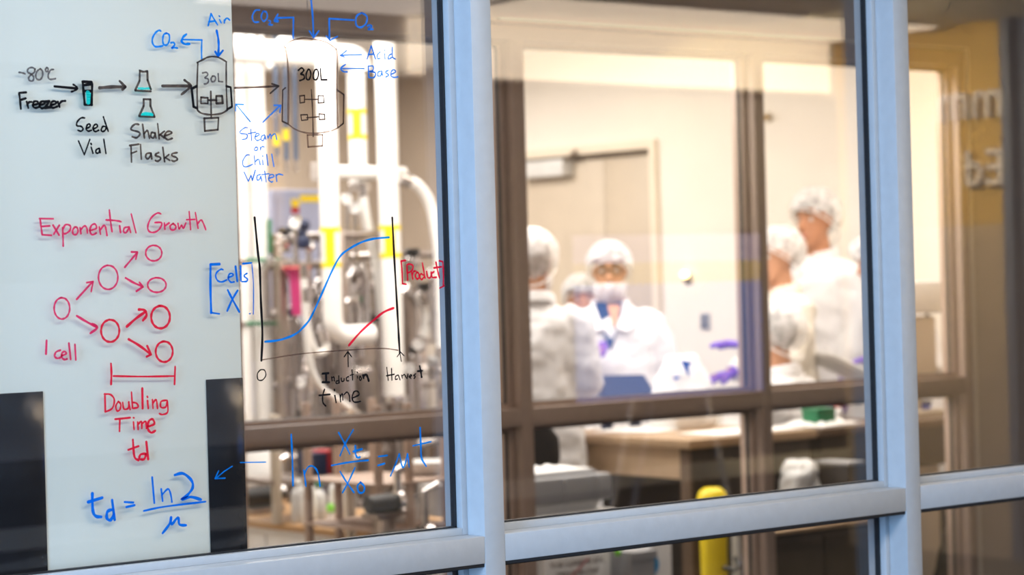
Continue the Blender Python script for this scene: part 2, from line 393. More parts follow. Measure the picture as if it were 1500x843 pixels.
# raised letters on the ochre wall, read mirrored in the right-hand pane
def letters(txt, y0, z0, size, label):
    root = thing('sign_letters', (9.5, y0, z0), label, 'sign', 'raised letters on the ochre wall')
    x = 0
    for ch in txt:
        c = bpy.data.curves.new('letter', 'FONT'); c.body = ch; c.size = size; c.extrude = .012; c.offset = .004
        o = bpy.data.objects.new('letter_outline', c); COL.objects.link(o); bpy.context.view_layer.update()
        me = bpy.data.meshes.new_from_object(o.evaluated_get(bpy.context.evaluated_depsgraph_get()))
        wdt = o.dimensions.x
        bpy.data.objects.remove(o)
        me.materials.clear(); me.materials.append(M_LETTER)
        l = bpy.data.objects.new('letter', me); COL.objects.link(l); l.parent = root
        # text runs along -Y, faces -X
        l.matrix_local = Matrix(((0, 0, -1, -.03), (-1, 0, 0, -x), (0, 1, 0, 0), (0, 0, 0, 1)))
        x += wdt + size*.12
    return root
def mirX(px, py, X):      # actual place of something on the wall X seen mirrored in the glass plane
    p = atX(px, py, X); return Vector((p.x, 2*GY-p.y, p.z))
p = mirX(1474, 168, 9.47); letters('mm', p.y, p.z, .29, 'upper line of silver raised letters mirrored in the right pane')
p = mirX(1476, 268, 9.47); letters('Ed', p.y, p.z, .26, 'lower line of silver raised letters reading Ed, mirrored in right pane')

# display on an easel, seen mirrored as the pale blue rectangle
def mirY(px, py, Y):
    p = atY(px, py, 2*GY-Y); return Vector((p.x, Y, p.z))
EY = -1.5
tl, br = mirY(840, 345, EY), mirY(1120, 572, EY)
ez = thing('easel_display', ((tl.x+br.x)/2, EY, 0), 'blue lit display on a splayed easel mirrored across the middle pane', 'display'); off = ez.location
MB().box((tl.x-.02, EY-.05, br.z-.02), (br.x+.02, EY-.003, tl.z+.02), .004).build('casing', M_BLACK, ez, off=off)
hh = tl.z-br.z
MB().box((tl.x, EY-.004, br.z), (br.x, EY, br.z+hh*.70)).build('screen', M_SCREEN, ez, off=off)
MB().box((tl.x, EY-.004, br.z+hh*.83), (br.x, EY, tl.z)).build('screen', M_SCREENW, ez, off=off)
MB().box((tl.x, EY-.004, br.z+hh*.70), (br.x, EY, br.z+hh*.83)).build('screen', M_SCREENY, ez, off=off)
for (a, c) in (((930, 575), (895, 760)), ((1035, 575), (1075, 760))):
    q0, q1 = mirY(*a, EY-.02), mirY(*c, EY+.12)
    dirv = (q1-q0); k = (q0.z-.02)/(-dirv.z); MB().tube([q0, q0+dirv*k], .014, 8).build('leg', M_LETTER, ez, off=off)
MB().tube([(off.x, EY-.05, br.z+.3), (off.x, EY-.42, .02)], .014, 8).build('leg', M_LETTER, ez, off=off)

# ------------------------------------------------------------------ backing board behind the left pane
BY = GY+.0095
p = atY(350, 400, BY); bz0 = 1.035+.015
bd = thing('backing_board', (1.55, BY, bz0), 'pale green opaque board behind the left pane, covered in marker notes', 'board'); off = bd.location
MB().box((1.539, BY, bz0), (p.x, BY+.012, 2.322), .001).build('panel', M_BOARD, bd, off=off)
for (xa, ya, xb, lab) in ((0, 576, 63, 'glossy black strip at the lower left of the board'), (302, 555, 357.5, 'glossy black strip along the lower right edge of the board')):
    a, c = atY(xa if xa else -20, ya, BY-.002), atY(xb, ya, BY-.002)
    t = MB().box((a.x, BY-.0022, bz0), (min(c.x, p.x+.0005), BY-.0004, (a.z+c.z)/2), .0004).build('black_strip', M_STRIP, bd, off=off); t['label'] = lab

# ------------------------------------------------------------------ marker writing on the glass
CROPS = {'a': (20, 80, 5.27), 'b': (180, 90, 5.27), 'c': (210, 10, 8.43), 'd': (50, 300, 5.77), 'e': (340, 170, 8.03), 'g': (460, 530, 8.82),
         'h': (400, 620, 6.25), 'i': (110, 560, 3.665), 'j': (340, 0, 5.77), 'k': (580, 360, 12.04), 'l': (300, 370, 8.43), 'm': (400, 40, 4.685),
         'n': (50, 420, 5.618), 'D': (300, 280, 2.634), 'F': (300, 560, 2.98), 'B': (330, 0, 3.0114), 'p': (0, 0, 1)}
INKN = [0]
def strokes(mb, crop, data, w=3.0, sharp=False):
    ox, oy, s = CROPS[crop]
    for st in data.split(';'):
        v = [float(x) for x in st.split()]
        if len(v) < 4: continue
        P = [Vector((ox+v[i]/s, oy+v[i+1]/s, 0)) for i in range(0, len(v)-1, 2)]
        P = P if sharp else curve(P, 6)
        INKN[0] += 1
        yy = GY-.00015-.00002*(INKN[0] % 12)
        Q = [atY(q.x, q.y, GY) for q in P]; Q = [Vector((q.x, yy, q.z)) for q in Q]
        R = [Q[0]]
        for q in Q[1:]:
            if (q-R[-1]).length > .0006: R.append(q)
        if len(R) < 2: R.append(R[0]+Vector((.001, 0, 0)))
        hw = w*.5*.00128; n = len(R); L = []; Rr = []
        for i in range(n):
            t = (R[min(i+1, n-1)]-R[max(i-1, 0)]).normalized(); pn = Vector((-t.z, 0, t.x))
            k = hw*(1+.13*math.sin(i*.9+INKN[0]))
            L.append(R[i]+pn*k); Rr.append(R[i]-pn*k)
        def cap(c, a, sgn):
            out = []
            for j in range(1, 5):
                an = sgn*math.pi*j/5
                d = a-c; out.append(c+Vector((d.x*math.cos(an)-d.z*math.sin(an), 0, d.x*math.sin(an)+d.z*math.cos(an))))
            return out
        bm = mb.bm
        vl = [bm.verts.new(x) for x in L]; vr = [bm.verts.new(x) for x in Rr]
        for i in range(n-1): bm.faces.new((vl[i], vl[i+1], vr[i+1], vr[i]))
        c0 = [bm.verts.new(x) for x in cap(R[0], L[0], 1)]; bm.faces.new([vl[0]]+c0+[vr[0]])
        c1 = [bm.verts.new(x) for x in cap(R[-1], L[-1], -1)]; bm.faces.new([vl[-1]]+c1+[vr[-1]])
    return mb
def patch(mb, crop, data):
    ox, oy, s = CROPS[crop]; v = [float(x) for x in data.split()]
    P = [atY(ox+v[i]/s, oy+v[i+1]/s, GY) for i in range(0, len(v), 2)]
    mb.bm.faces.new([mb.bm.verts.new((q.x, GY-.0001, q.z)) for q in P]); return mb
def ell(cx, cy, rx, ry, a0=-95, a1=262, tilt=0.):
    out = []
    for i in range(13):
        a = math.radians(a0+(a1-a0)*i/12); x = rx*math.cos(a); y = ry*math.sin(a)
        out.append('%.1f %.1f' % (cx+x*math.cos(tilt)-y*math.sin(tilt), cy+x*math.sin(tilt)+y*math.cos(tilt)))
    return ' '.join(out)
def note(name, label, ink, parts, cat='writing', group=None):
    """parts: list of (crop, strokes, width)"""
    mb = MB()
    for c, d, w in parts: strokes(mb, c, d, w)
    o = mb.build(name, ink, None, smooth=False)
    q = o.data.vertices[0].co.copy(); o.data.transform(Matrix.Translation(-q)); o.location = q
    return tag(o, label, cat, group)
def drawing(name, label, loc, parts, cat='drawing', group=None):
    """parts: (part name, ink, [(crop, strokes, width)], fills)"""
    root = thing(name, loc, label, cat, group)
    for pn, ink, st, fl in parts:
        mb = MB()
        for c, d, w in st: strokes(mb, c, d, w)
        for c, d in fl: patch(mb, c, d)
        mb.build(pn, ink, root, smooth=False, off=root.location)
    return root

note('handwritten_temperature', 'grey handwritten -80 degrees C above the word Freezer', I_GRY, [('a', '42 138 65 141 88 150;165 112 140 100 112 110 108 135 140 155 155 180 145 203 122 200 115 180 130 160 160 135 163 112;205 110 180 130 170 165 180 190 205 193 222 165 222 130 205 110;255 100 245 115 250 130 262 128 266 110 255 100;308 115 285 120 268 150 268 180 285 192 322 186', 2.4)])
note('handwritten_word', 'bold black handwritten word Freezer', I_BLK, [('a', '42 296 95 292;42 300 48 350 55 420;55 350 92 338;100 365 105 385 112 412;105 385 120 368 138 366;145 390 185 380 180 362 155 365 148 395 165 412 195 405;200 390 240 378 232 360 205 370 200 398 218 415 245 405;285 390 325 378 318 360 292 368 286 398 305 412 335 402;340 365 347 385 355 408;350 385 370 362 398 358', 3.0), ('a', '235 365 275 360;275 360 240 412;240 412 290 405', 4.0)])
note('drawn_arrow', 'black arrow from Freezer to the seed vial', I_BLK, [('a', '315 246 490 262', 3.2), ('a', '460 232 480 245 492 262 470 278 445 287', 2.6)], 'drawing')
drawing('vial_drawing', 'black outlined upright vial half filled with teal ink', atY(127, 154, GY), [
    ('outline', I_BLK, [('a', '532 210 600 212;532 210 540 300 548 385;600 212 605 250 600 388;548 388 604 388;545 236 590 230;550 282 598 282', 3.6)], []),
    ('liquid', I_TEAL, [('a', '572 295 585 310 575 330 588 350 575 372', 5.5)], [('a', '556 288 590 288 594 320 588 380 562 380 560 330')])])
note('drawn_arrow', 'thick black arrow from vial to the shake flasks', I_BLKF, [('a', '662 257 760 250 858 250', 4.4), ('a', '818 205 845 232 862 250 840 270', 3.6)], 'drawing')
note('handwritten_note', 'black handwritten Seed Vial below the drawn vial', I_BLK, [('a', '548 490 520 490 490 520 488 550 520 555 535 575 520 592 495 585;562 570 590 555 582 535 565 548 560 575 575 592 600 585;615 575 645 558 638 538 618 550 613 578 630 595 655 585;715 560 690 555 675 580 685 595 705 585 715 560;692 482 708 530 722 570 730 595;500 668 545 775;545 775 588 655;598 715 612 762;596 686 599 694;660 725 638 735 635 758 655 760 665 735;662 728 668 758;695 655 712 765', 2.4)])
drawing('flask_drawing', 'upper drawn conical flask with a thin teal layer', atY(210, 133, GY), [
    ('outline', I_BLKF, [('b', '128 70 155 80 188 76;130 70 128 150;128 150 95 222;188 78 190 145;190 145 215 215;95 225 215 232', 3.0)], []),
    ('liquid', I_TEAL, [('b', '120 208 160 210 212 208', 3.0)], [])], group=None)
drawing('flask_drawing', 'lower drawn conical flask with a deeper teal fill', atY(215, 172, GY), [
    ('outline', I_BLKF, [('b', '158 292 212 294;160 292 160 345;160 345 126 420;212 294 212 345;212 345 245 428;126 425 245 430', 3.0)], []),
    ('liquid', I_TEAL, [('b', '150 408 190 402 225 412', 4.0)], [('b', '148 398 228 400 240 422 136 420')])])
note('handwritten_note', 'black handwritten Shake Flasks below the two drawn flasks', I_BLKF, [('b', '122 488 95 485 65 510 68 530 120 545 130 565 105 590 72 582;152 488 165 590;162 560 185 535 195 550 205 595;245 555 222 550 215 580 235 592 250 560;248 552 255 592;268 482 280 598;320 540 278 572;290 568 318 590;325 575 375 555 362 540 335 548 322 580 345 605 380 595;52 650 122 640;62 650 66 778;62 712 105 695;135 642 142 755;215 710 185 712 175 740 195 752 218 720;216 710 222 752;275 705 255 715 250 728 285 740 288 758 265 772 250 765;308 665 322 775;355 720 320 748;330 745 362 765;418 705 385 712 378 728 410 742 420 758 395 772 375 765', 2.7)])
note('drawn_arrow', 'black arrow from the flasks to the 30L tank', I_BLKF, [('b', '305 190 525 190', 3.8), ('b', '475 145 505 168 525 190 490 225 452 255', 3.4)], 'drawing')
drawing('tank_drawing', 'small drawn 30L tank with one pair of paddles', atY(310, 140, GY), [
    ('outline', I_BLKF, [('c', '665 690 740 650 800 622 870 615 940 632 1025 680', 2.5), ('b', '578 10 572 200 575 375;797 8 798 200 805 375;575 378 610 402 680 412 760 402 805 375', 2.6)], []),
    ('jacket', I_BLK, [('b', '568 192 530 212;530 212 545 350;545 350 572 362', 3.4)], []), ('jacket', I_BLK, [('b', '798 192 832 200;832 200 842 350;842 350 805 370', 3.4)], []),
    ('paddle', I_BLKF, [('b', '678 232 680 340 682 440;660 300 720 300;602 278 655 282;655 282 655 325;655 325 602 325;602 325 602 278', 2.6), ('b', '720 268 765 268;765 268 770 322;770 322 722 325;722 325 720 268', 3.2)], []),
    ('motor_box', I_BLKF, [('b', '625 440 738 435;738 435 733 528;733 528 632 538;632 538 628 440', 2.8)], []),
    ('volume_text', I_GRY, [('b', '615 90 640 85 655 95 650 110 632 128 655 135 660 155 645 172 625 175;690 115 680 135 685 155 705 155 715 135 708 115 690 115;735 95 738 155;738 155 770 158', 2.4)], [])])
note('handwritten_formula', 'blue handwritten CO2 on the green board', I_BLU, [('c', '215 300 190 292 150 320 115 380 110 440 140 488 190 492 240 482;285 325 250 345 238 410 250 465 290 470 318 420 318 350 285 325;340 445 365 440 385 455 380 480 345 512 380 505 420 510', 2.6)])
note('drawn_arrow', 'blue bent arrow rising from the 30L tank toward CO2', I_BLU, [('c', '720 640 718 520 722 410;722 410 480 405', 2.4), ('c', '530 340 490 375 470 425;470 430 510 460 570 458', 3.2)], 'drawing')
note('handwritten_word', 'blue handwritten word Air at the top of the board', I_BLU, [('c', '800 232 835 85;835 85 880 165 915 222;808 185 880 175;940 160 960 198;934 113 943 121;1000 200 998 165;998 175 1030 140 1065 165', 2.4)])
note('drawn_arrow', 'dark blue arrow pointing down from Air into the 30L tank', I_BLUD, [('c', '905 295 925 400 930 500 922 610', 3.4), ('c', '888 555 922 612;922 612 982 540', 3.0)], 'drawing')
note('handwritten_heading', 'red handwritten heading Exponential Growth', I_RED, [('d', '45 118 162 120;50 120 58 185 68 255;68 255 145 260;58 185 130 180;160 175 210 258;212 175 165 250;240 195 243 270 245 350;240 215 265 170 305 180 300 220 265 245 248 245;345 188 325 215 330 250 355 252 370 225 362 195 345 188;388 195 395 245;392 215 425 180 445 200 450 240;470 220 525 200 515 165 485 175 470 220 490 255 525 240;550 190 560 250;558 215 590 175 605 200 615 260;635 45 645 140 658 228;608 130 690 135 735 145;722 180 730 235;800 190 765 195 755 225 775 238 800 200;802 190 815 235;820 80 860 238;1070 78 1040 72 990 110 960 180 970 225 1010 235 1055 210 1078 155 1020 152;1100 155 1105 208;1105 180 1140 155;1175 160 1150 180 1155 210 1185 212 1198 185 1175 160;1215 160 1225 205 1245 175 1260 200 1282 155;1310 60 1322 212;1288 128 1358 125;1362 68 1385 200;1382 160 1410 130 1430 160 1450 212', 2.5)])
def cell(crop, cx, cy, rx, ry, label, ink=I_RED, w=2.5):
    return note('cell_circle', label, ink, [(crop, ell(cx, cy, rx, ry), w)], 'drawing', 'red cell circles')
cell('n', 228, 180, 64, 88, 'red circle at the far left, the single starting cell')
cell('d', 625, 615, 82, 102, 'pale red circle in the upper middle of the growth tree')
cell('n', 625, 365, 75, 92, 'bold red circle in the lower middle of the growth tree', I_REDD, 3.0)
cell('d', 1010, 410, 68, 66, 'red circle at upper right, topmost of the growth tree')
cell('d', 1037, 680, 78, 62, 'wide red circle second from top on the right')
cell('n', 1040, 252, 77, 93, 'bold red circle third from top on the right', I_REDD, 3.3)
cell('n', 1070, 537, 70, 85, 'red circle lowest on the right, above the span bar', I_REDD, 3.0)
def rarrow(crop, d1, d2, label, ink=I_RED, w=2.6): return note('drawn_arrow', label, ink, [(crop, d1, w), (crop, d2, w)], 'drawing', 'red growth arrows')
rarrow('p', '112.3 438.7 135.6 412.9', '127 414.4 136.3 412.7;136.3 412.7 133.5 427.4', 'red arrow rising from starting cell to upper middle circle')
rarrow('n', '350 242 430 290 515 335', '478 308 520 338 462 385', 'red arrow falling from starting cell to lower middle circle', I_RED, 3.2)
rarrow('d', '765 530 820 465 870 405', '822 400 872 402;872 402 858 462', 'red arrow rising to the topmost circle on the right')
rarrow('d', '772 620 840 660 915 692', '890 658 920 695;920 695 865 732', 'red arrow falling to the second circle on the right', I_RED, 3.0)
rarrow('n', '762 330 840 262 920 205', '862 190 905 195 925 235 895 280', 'bold red arrow rising to the third circle on the right', I_REDD, 3.6)
rarrow('n', '778 435 870 490 960 560', '930 490 962 560;962 560 925 578', 'bold red arrow falling to the lowest circle on the right', I_REDD, 3.4)
note('handwritten_note', 'pink handwritten 1 cell at the lower left of the growth tree', I_RED, [('n', '102 445 97 555', 3.2), ('n', '215 525 180 540 168 575 190 592 215 585;225 570 262 555 250 535 228 550 228 585 250 602 272 596;285 468 300 600;335 478 342 605', 2.6)])
note('span_bar', 'red bar with end ticks spanning above Doubling Time', I_REDD, [('n', '632 635 636 720 633 805;1160 660 1155 805', 3.0), ('n', '652 738 900 742 1150 738', 2.5)], 'drawing')
note('handwritten_note', 'red handwritten Doubling Time td', I_REDD, [('i', '160 75 162 160;158 65 190 68 210 95 200 140 165 160;232 105 218 130 225 155 240 148 245 120 232 105;255 110 262 145 285 140 288 108;288 110 295 148;302 55 308 140;308 110 330 115 338 135 310 142;388 100 392 142;387 78 389 83;415 95 418 142;418 115 435 95 442 142;490 98 462 105 460 135 485 135 494 105;494 100 497 160 470 175 452 170;215 200 295 192;240 198 238 265;313 215 316 255;312 192 316 193;335 215 338 255;338 228 355 212 358 250;358 225 378 212 382 250', 2.5), ('i', '360 35 362 142;392 240 425 225 415 200 395 212 390 250 408 272 430 262;310 310 318 400 340 420;285 365 340 345;378 385 352 390 345 412 370 415 380 390;382 322 392 415', 3.2)])
note('handwritten_equation', 'blue handwritten equation td equals ln 2 over mu', I_BLUD, [('i', '92 600 95 690 110 720 140 725;70 645 145 622;205 685 175 695 170 730 190 742 208 710;198 635 212 740', 4.2), ('i', '265 645 312 648;275 672 318 662', 3.0), ('i', '413 512 425 650;462 575 470 640;468 605 498 575 512 600 520 645', 2.6), ('i', '535 500 580 492 625 530 630 570 600 610 570 632 620 618 675 632', 4.0), ('i', '368 693 480 670 700 643', 2.6), ('i', '515 728 505 765 470 812;515 728 518 765 552 728 560 765 595 770', 3.6)])
# clear-glass half
note('handwritten_formula', 'faint blue handwritten CO2 over the brown window head', I_BLUL, [('j', '230 85 195 90 170 140 185 185 225 185;262 95 245 140 265 180 295 150 290 105 262 95;305 175 322 180 320 195 308 210 340 210', 2.4)])
note('drawn_arrow', 'blue bent arrow from the 300L tank toward the faint CO2', I_BLUL, [('j', '515 325 516 240 518 148;518 148 375 152', 2.6), ('j', '385 122 358 170', 2.4), ('j', '362 174 384 178', 4.4)], 'drawing')
note('drawn_arrow', 'long blue arrow coming down from the frame top into the 300L tank', I_BLUL, [('j', '665 -20 680 130 688 315', 3.0), ('j', '652 262 688 318;688 318 732 262', 2.6)], 'drawing')
note('drawn_arrow', 'blue bent arrow leading from O2 down into the 300L tank', I_BLUL, [('j', '1028 170 820 158;820 158 822 335', 2.8), ('j', '795 305 828 342;828 342 890 308', 2.2)], 'drawing')
note('handwritten_formula', 'blue handwritten O2 at the upper right of the left pane', I_BLUL, [('j', '1095 108 1050 140 1048 210 1085 232 1130 200 1138 140 1095 108;1142 220 1165 212 1178 225 1150 248 1188 248', 2.8)])
note('handwritten_word', 'pale blue handwritten word Acid', I_BLUL, [('j', '1140 500 1175 388;1175 388 1212 500;1150 462 1195 458;1250 440 1228 465 1230 495 1250 495;1290 455 1292 500;1289 424 1292 430;1350 455 1325 470 1320 500 1350 485;1352 400 1355 480 1380 500', 2.2)])
note('handwritten_word', 'pale blue handwritten word Base', I_BLUL, [('j', '1150 565 1155 650;1150 560 1190 560 1190 595 1158 605 1210 615 1200 655 1155 655;1262 600 1235 610 1230 640 1255 640 1265 605;1265 605 1272 640;1320 595 1295 610 1322 635 1298 652;1340 630 1380 610 1365 590 1345 605 1342 640 1365 655 1400 650', 2.2)])
note('drawn_arrow', 'pale blue arrow from Acid to the 300L tank', I_BLUL, [('j', '1095 462 912 468;968 428 915 470;915 470 950 482', 1.8)], 'drawing')
note('drawn_arrow', 'pale blue arrow from Base to the 300L tank', I_BLUL, [('j', '1115 580 925 580;958 545 918 578 940 605 972 608', 2.2)], 'drawing')
drawing('tank_drawing', 'large drawn 300L tank with two pairs of paddles on clear glass', atY(458, 130, GY), [
    ('outline', I_BRN, [('m', '82 140 80 125 130 92 205 75 290 85 370 105 432 150', 2.2), ('m', '85 140 100 250 105 400 103 660;432 150 440 200 438 400 440 560 442 685', 3.0), ('m', '103 665 150 700 210 722 270 728 330 725 385 715;400 712 445 690', 2.2)], []),
    ('jacket', I_BLKF, [('m', '85 415 65 432;65 432 62 645;62 645 103 665', 2.4)], []), ('jacket', I_BLKF, [('m', '438 430 485 462;485 462 482 660;482 660 445 690', 2.4)], []),
    ('paddle', I_BLKF, [('m', '262 428 270 560 275 750;218 495 310 495;230 622 310 615;182 472 215 468;215 468 215 515;215 515 185 520;185 520 182 472;310 470 345 470;345 470 350 518;350 518 310 520;310 520 310 470;190 602 235 600;235 600 238 635;238 635 195 640;195 640 190 602;315 595 352 598;352 598 355 632;355 632 318 635;318 635 315 595', 1.9)], []),
    ('motor_box', I_BRN, [('m', '235 740 340 738;340 738 338 815;338 815 240 822;240 822 235 740', 2.4)], []),
    ('volume_text', I_BLK, [('j', '560 595 585 575 605 590 595 610 578 628 605 635 608 665 572 682;640 590 625 630 630 668 650 672 665 630 655 590 640 590;700 590 685 630 690 668 715 672 730 630 720 590 700 590;745 580 752 675;752 675 800 675', 2.5)], [])])
note('drawn_arrow', 'dark arrow from the 30L tank to the 300L tank', I_BLKF, [('B', '42 388 140 385 235 380', 2.8), ('B', '205 370 235 380;235 380 198 412', 2.4)], 'drawing')
note('drawn_arrow', 'blue arrow from Steam up to the 30L tank', I_BLU, [('B', '110 538 48 462;45 490 46 460;46 460 80 462', 2.0)], 'drawing')
note('drawn_arrow', 'blue arrow from Steam up to the 300L tank', I_BLUL, [('B', '165 540 240 468;215 465 245 465;245 465 240 498', 2.0)], 'drawing')
note('handwritten_note', 'blue handwritten Steam or Chill Water on clear glass', I_BLUL, [('e', '178 140 150 138 95 180 100 205 165 215 180 240 160 270 118 278;218 155 230 290;188 208 278 192;272 245 315 225 305 205 280 215 268 260 295 290 330 275;380 225 350 235 340 275 365 290 385 240;385 235 395 275;415 235 420 265;425 255 450 212 460 265;462 240 505 210 525 280;285 365 262 385 270 408 295 400 298 375 285 365;330 370 335 400;335 380 355 360 380 368;200 460 165 465 125 530 130 585 165 600 240 570;258 465 272 575;270 540 310 510 330 575;358 520 362 575;356 470 360 474;405 455 420 580;465 450 490 595;140 660 190 770;190 770 222 700;222 700 238 760;238 760 272 640;330 690 295 705 292 750 320 750 335 710;338 715 350 768;382 650 400 778;345 692 435 680;425 735 490 715 475 690 440 700 430 750 460 778 480 770;515 690 525 770;515 710 545 685 595 695', 1.9)])
note('handwritten_note', 'bracketed blue Cells X across the board edge', I_BLUD, [('l', '180 145 70 150;70 150 70 450 78 745', 3.6), ('l', '78 745 180 760', 2.6), ('l', '225 215 195 210 145 250 135 300 160 350 210 365 270 340;290 310 350 285 330 260 298 275 290 325 320 368 360 365;520 260 488 280 490 300 525 330 515 358 460 362', 2.4), ('l', '378 175 400 355;440 170 445 350;470 140 575 130;282 465 340 580 425 735;405 470 340 580 275 725', 3.0), ('l', '580 150 600 400 598 765;550 757 560 757', 1.6)])
drawing('growth_chart', 'hand drawn chart with two black axes, blue growth curve and red product curve', atY(480, 430, GY), [
    ('axis', I_BLK, [('D', '192 103 205 240 212 300 216 420 222 550 218 655', 3.6)], []),
    ('axis', I_BLK, [('D', '723 103 732 280 742 450 748 560 752 625', 3.6)], []),
    ('base_line', I_BRN, [('D', '222 652 380 628 560 614 680 608 745 615', 1.8)], []),
    ('growth_curve', I_BLU, [('D', '232 582 290 575 350 552 390 515 412 482 450 400 490 310 520 255 550 228 600 200 650 185 710 179', 3.1)], []),
    ('product_curve', I_REDD, [('D', '556 596 600 545 650 500 690 468 728 452', 3.4)], [])])
note('handwritten_note', 'bracketed red word Product beside the right axis of the chart', I_REDD, [('k', '165 260 90 275;90 275 105 450 115 675;115 675 180 685;190 340 198 480 205 610;195 340 240 325 300 360 280 440 210 480;275 480 295 590;285 520 310 460 350 450;370 470 340 530 370 590 410 560 400 490 370 470;480 520 440 500 420 560 450 600 490 560;465 310 490 450 510 570;540 450 560 560 610 560 620 470;670 460 630 500 640 560 715 560;705 295 735 450 765 570;670 395 800 375;765 270 825 285;825 285 835 480 835 700;770 750 850 710', 2.7)])
note('handwritten_zero', 'black zero under the left axis of the chart', I_BLK, [('D', '215 690 203 705 205 728 222 730 235 712 230 692 215 690', 1.8)])
note('drawn_arrow', 'small black arrow above Induction time', I_BLK, [('D', '553 678 552 622;538 640 552 620;552 620 566 640', 1.8)], 'drawing')
note('drawn_arrow', 'small black arrow above Harvest', I_BLK, [('D', '758 658 752 622;742 640 755 622;755 622 768 636', 1.8)], 'drawing')
note('handwritten_note', 'black smudged handwritten Induction time under the chart', I_BLK, [('g', '108 158 185 150;155 155 155 265;108 268 195 268', 3.0), ('g', '225 200 232 250;230 215 255 200 262 250;318 250 285 255 290 285 325 275;318 185 325 275;350 215 358 255 385 250 388 215;445 195 420 210 420 245 450 250;490 110 498 240;465 180 510 165;560 190 562 215;558 140 561 144;595 190 585 220 600 245 612 220 595 190;335 430 342 520;342 455 365 415 370 500;385 430 425 395 455 440 462 515', 1.9), ('g', '630 175 640 215;635 190 670 170 690 200 705 250', 3.4), ('g', '135 360 112 440 112 520 130 555 152 575;68 438 205 425;268 440 285 530;262 360 265 380;500 470 580 430 560 385 515 395 492 470 520 525 600 515', 2.3)])
note('handwritten_word', 'black handwritten word Harvest under the right axis', I_BLK, [('g', '938 75 958 245;1000 90 1005 240;935 185 1035 165;1085 175 1055 190 1050 230 1080 225;1090 180 1110 238;1130 175 1140 215;1135 190 1165 165;1170 170 1200 220 1215 160;1232 200 1262 185 1245 170 1232 200 1255 220;1310 160 1285 180 1310 195 1290 220', 1.9), ('g', '1365 60 1378 130 1390 200;1340 125 1400 120', 3.2)])
note('handwritten_equation', 'blue handwritten equation ln Xt over X0 equals mu t', I_BLU, [('h', '165 105 175 300 182 575', 2.8), ('h', '280 430 290 500 300 580;285 470 320 405 370 400 410 460 430 580;600 90 650 180 702 285;732 65 660 190 612 300;535 390 700 360 870 342;612 445 670 540 740 638;750 410 690 540 635 640;965 308 1045 298;960 390 1020 372;1155 285 1120 380 1075 485;1155 285 1185 405 1210 370 1228 285;1232 285 1245 405;1280 210 1445 172', 2.5), ('h', '752 210 755 290 775 318 795 312;735 262 812 240;800 545 772 580 785 635 825 635 835 585 800 545;1345 45 1352 200 1358 320 1400 395', 3.0)])
note('drawn_arrow', 'blue dashed arrow crossing the black strip toward the td equation', I_BLU, [('F', '265 350 155 352;120 368 85 390;85 390 50 420;60 388 45 422;45 422 88 420', 1.8)], 'drawing')

# ------------------------------------------------------------------ people
def hand(mb, wr, dr, nrm, side, g=0., curl=.5):
    """palm + four fingers + thumb; dr: along hand, nrm: back of hand direction; side +1/-1: thumb side"""
    d = Vector(dr).normalized(); n = Vector(nrm); n = (n-d*n.dot(d)).normalized(); a = d.cross(n)*side
    wr = Vector(wr)
    mb.tube([wr-d*.02, wr+d*.02, wr+d*.055, wr+d*.09], [.026+g, .036+g, .043+g, .040+g], 12, flat=.42, up=n)
    for k, (o, L) in enumerate(((.031, .070), (.011, .080), (-.010, .074), (-.030, .058))):
        p = wr+d*.085+a*o; q = p+d*L*.42-n*L*.10*curl; r = q+d*L*.30-n*L*.22*curl; t = r+d*L*.16*(1-curl*.5)-n*L*.24*curl
        mb.tube([p-d*.015, p, q, r, t], [.0088+g, .0092+g, .0086+g, .0078+g, .006+g], 8)
    p = wr+d*.028+a*.030; q = p+d*.030+a*.024-n*.006; r = q+d*.030+a*.006-n*.010; t = r+d*.018-n*.006
    mb.tube([p-a*.012, p, q, r, t], [.013+g, .013+g, .0115+g, .010+g, .007+g], 8)

def ering(c, rx, ry, n=20, ryb=None):
    out = []
    for k in range(n):
        a = 2*math.pi*k/n; y = math.sin(a)
        out.append(Vector((c[0]+rx*math.cos(a), c[1]+(ry if y < 0 else (ryb or ry))*y, c[2])))
    return out

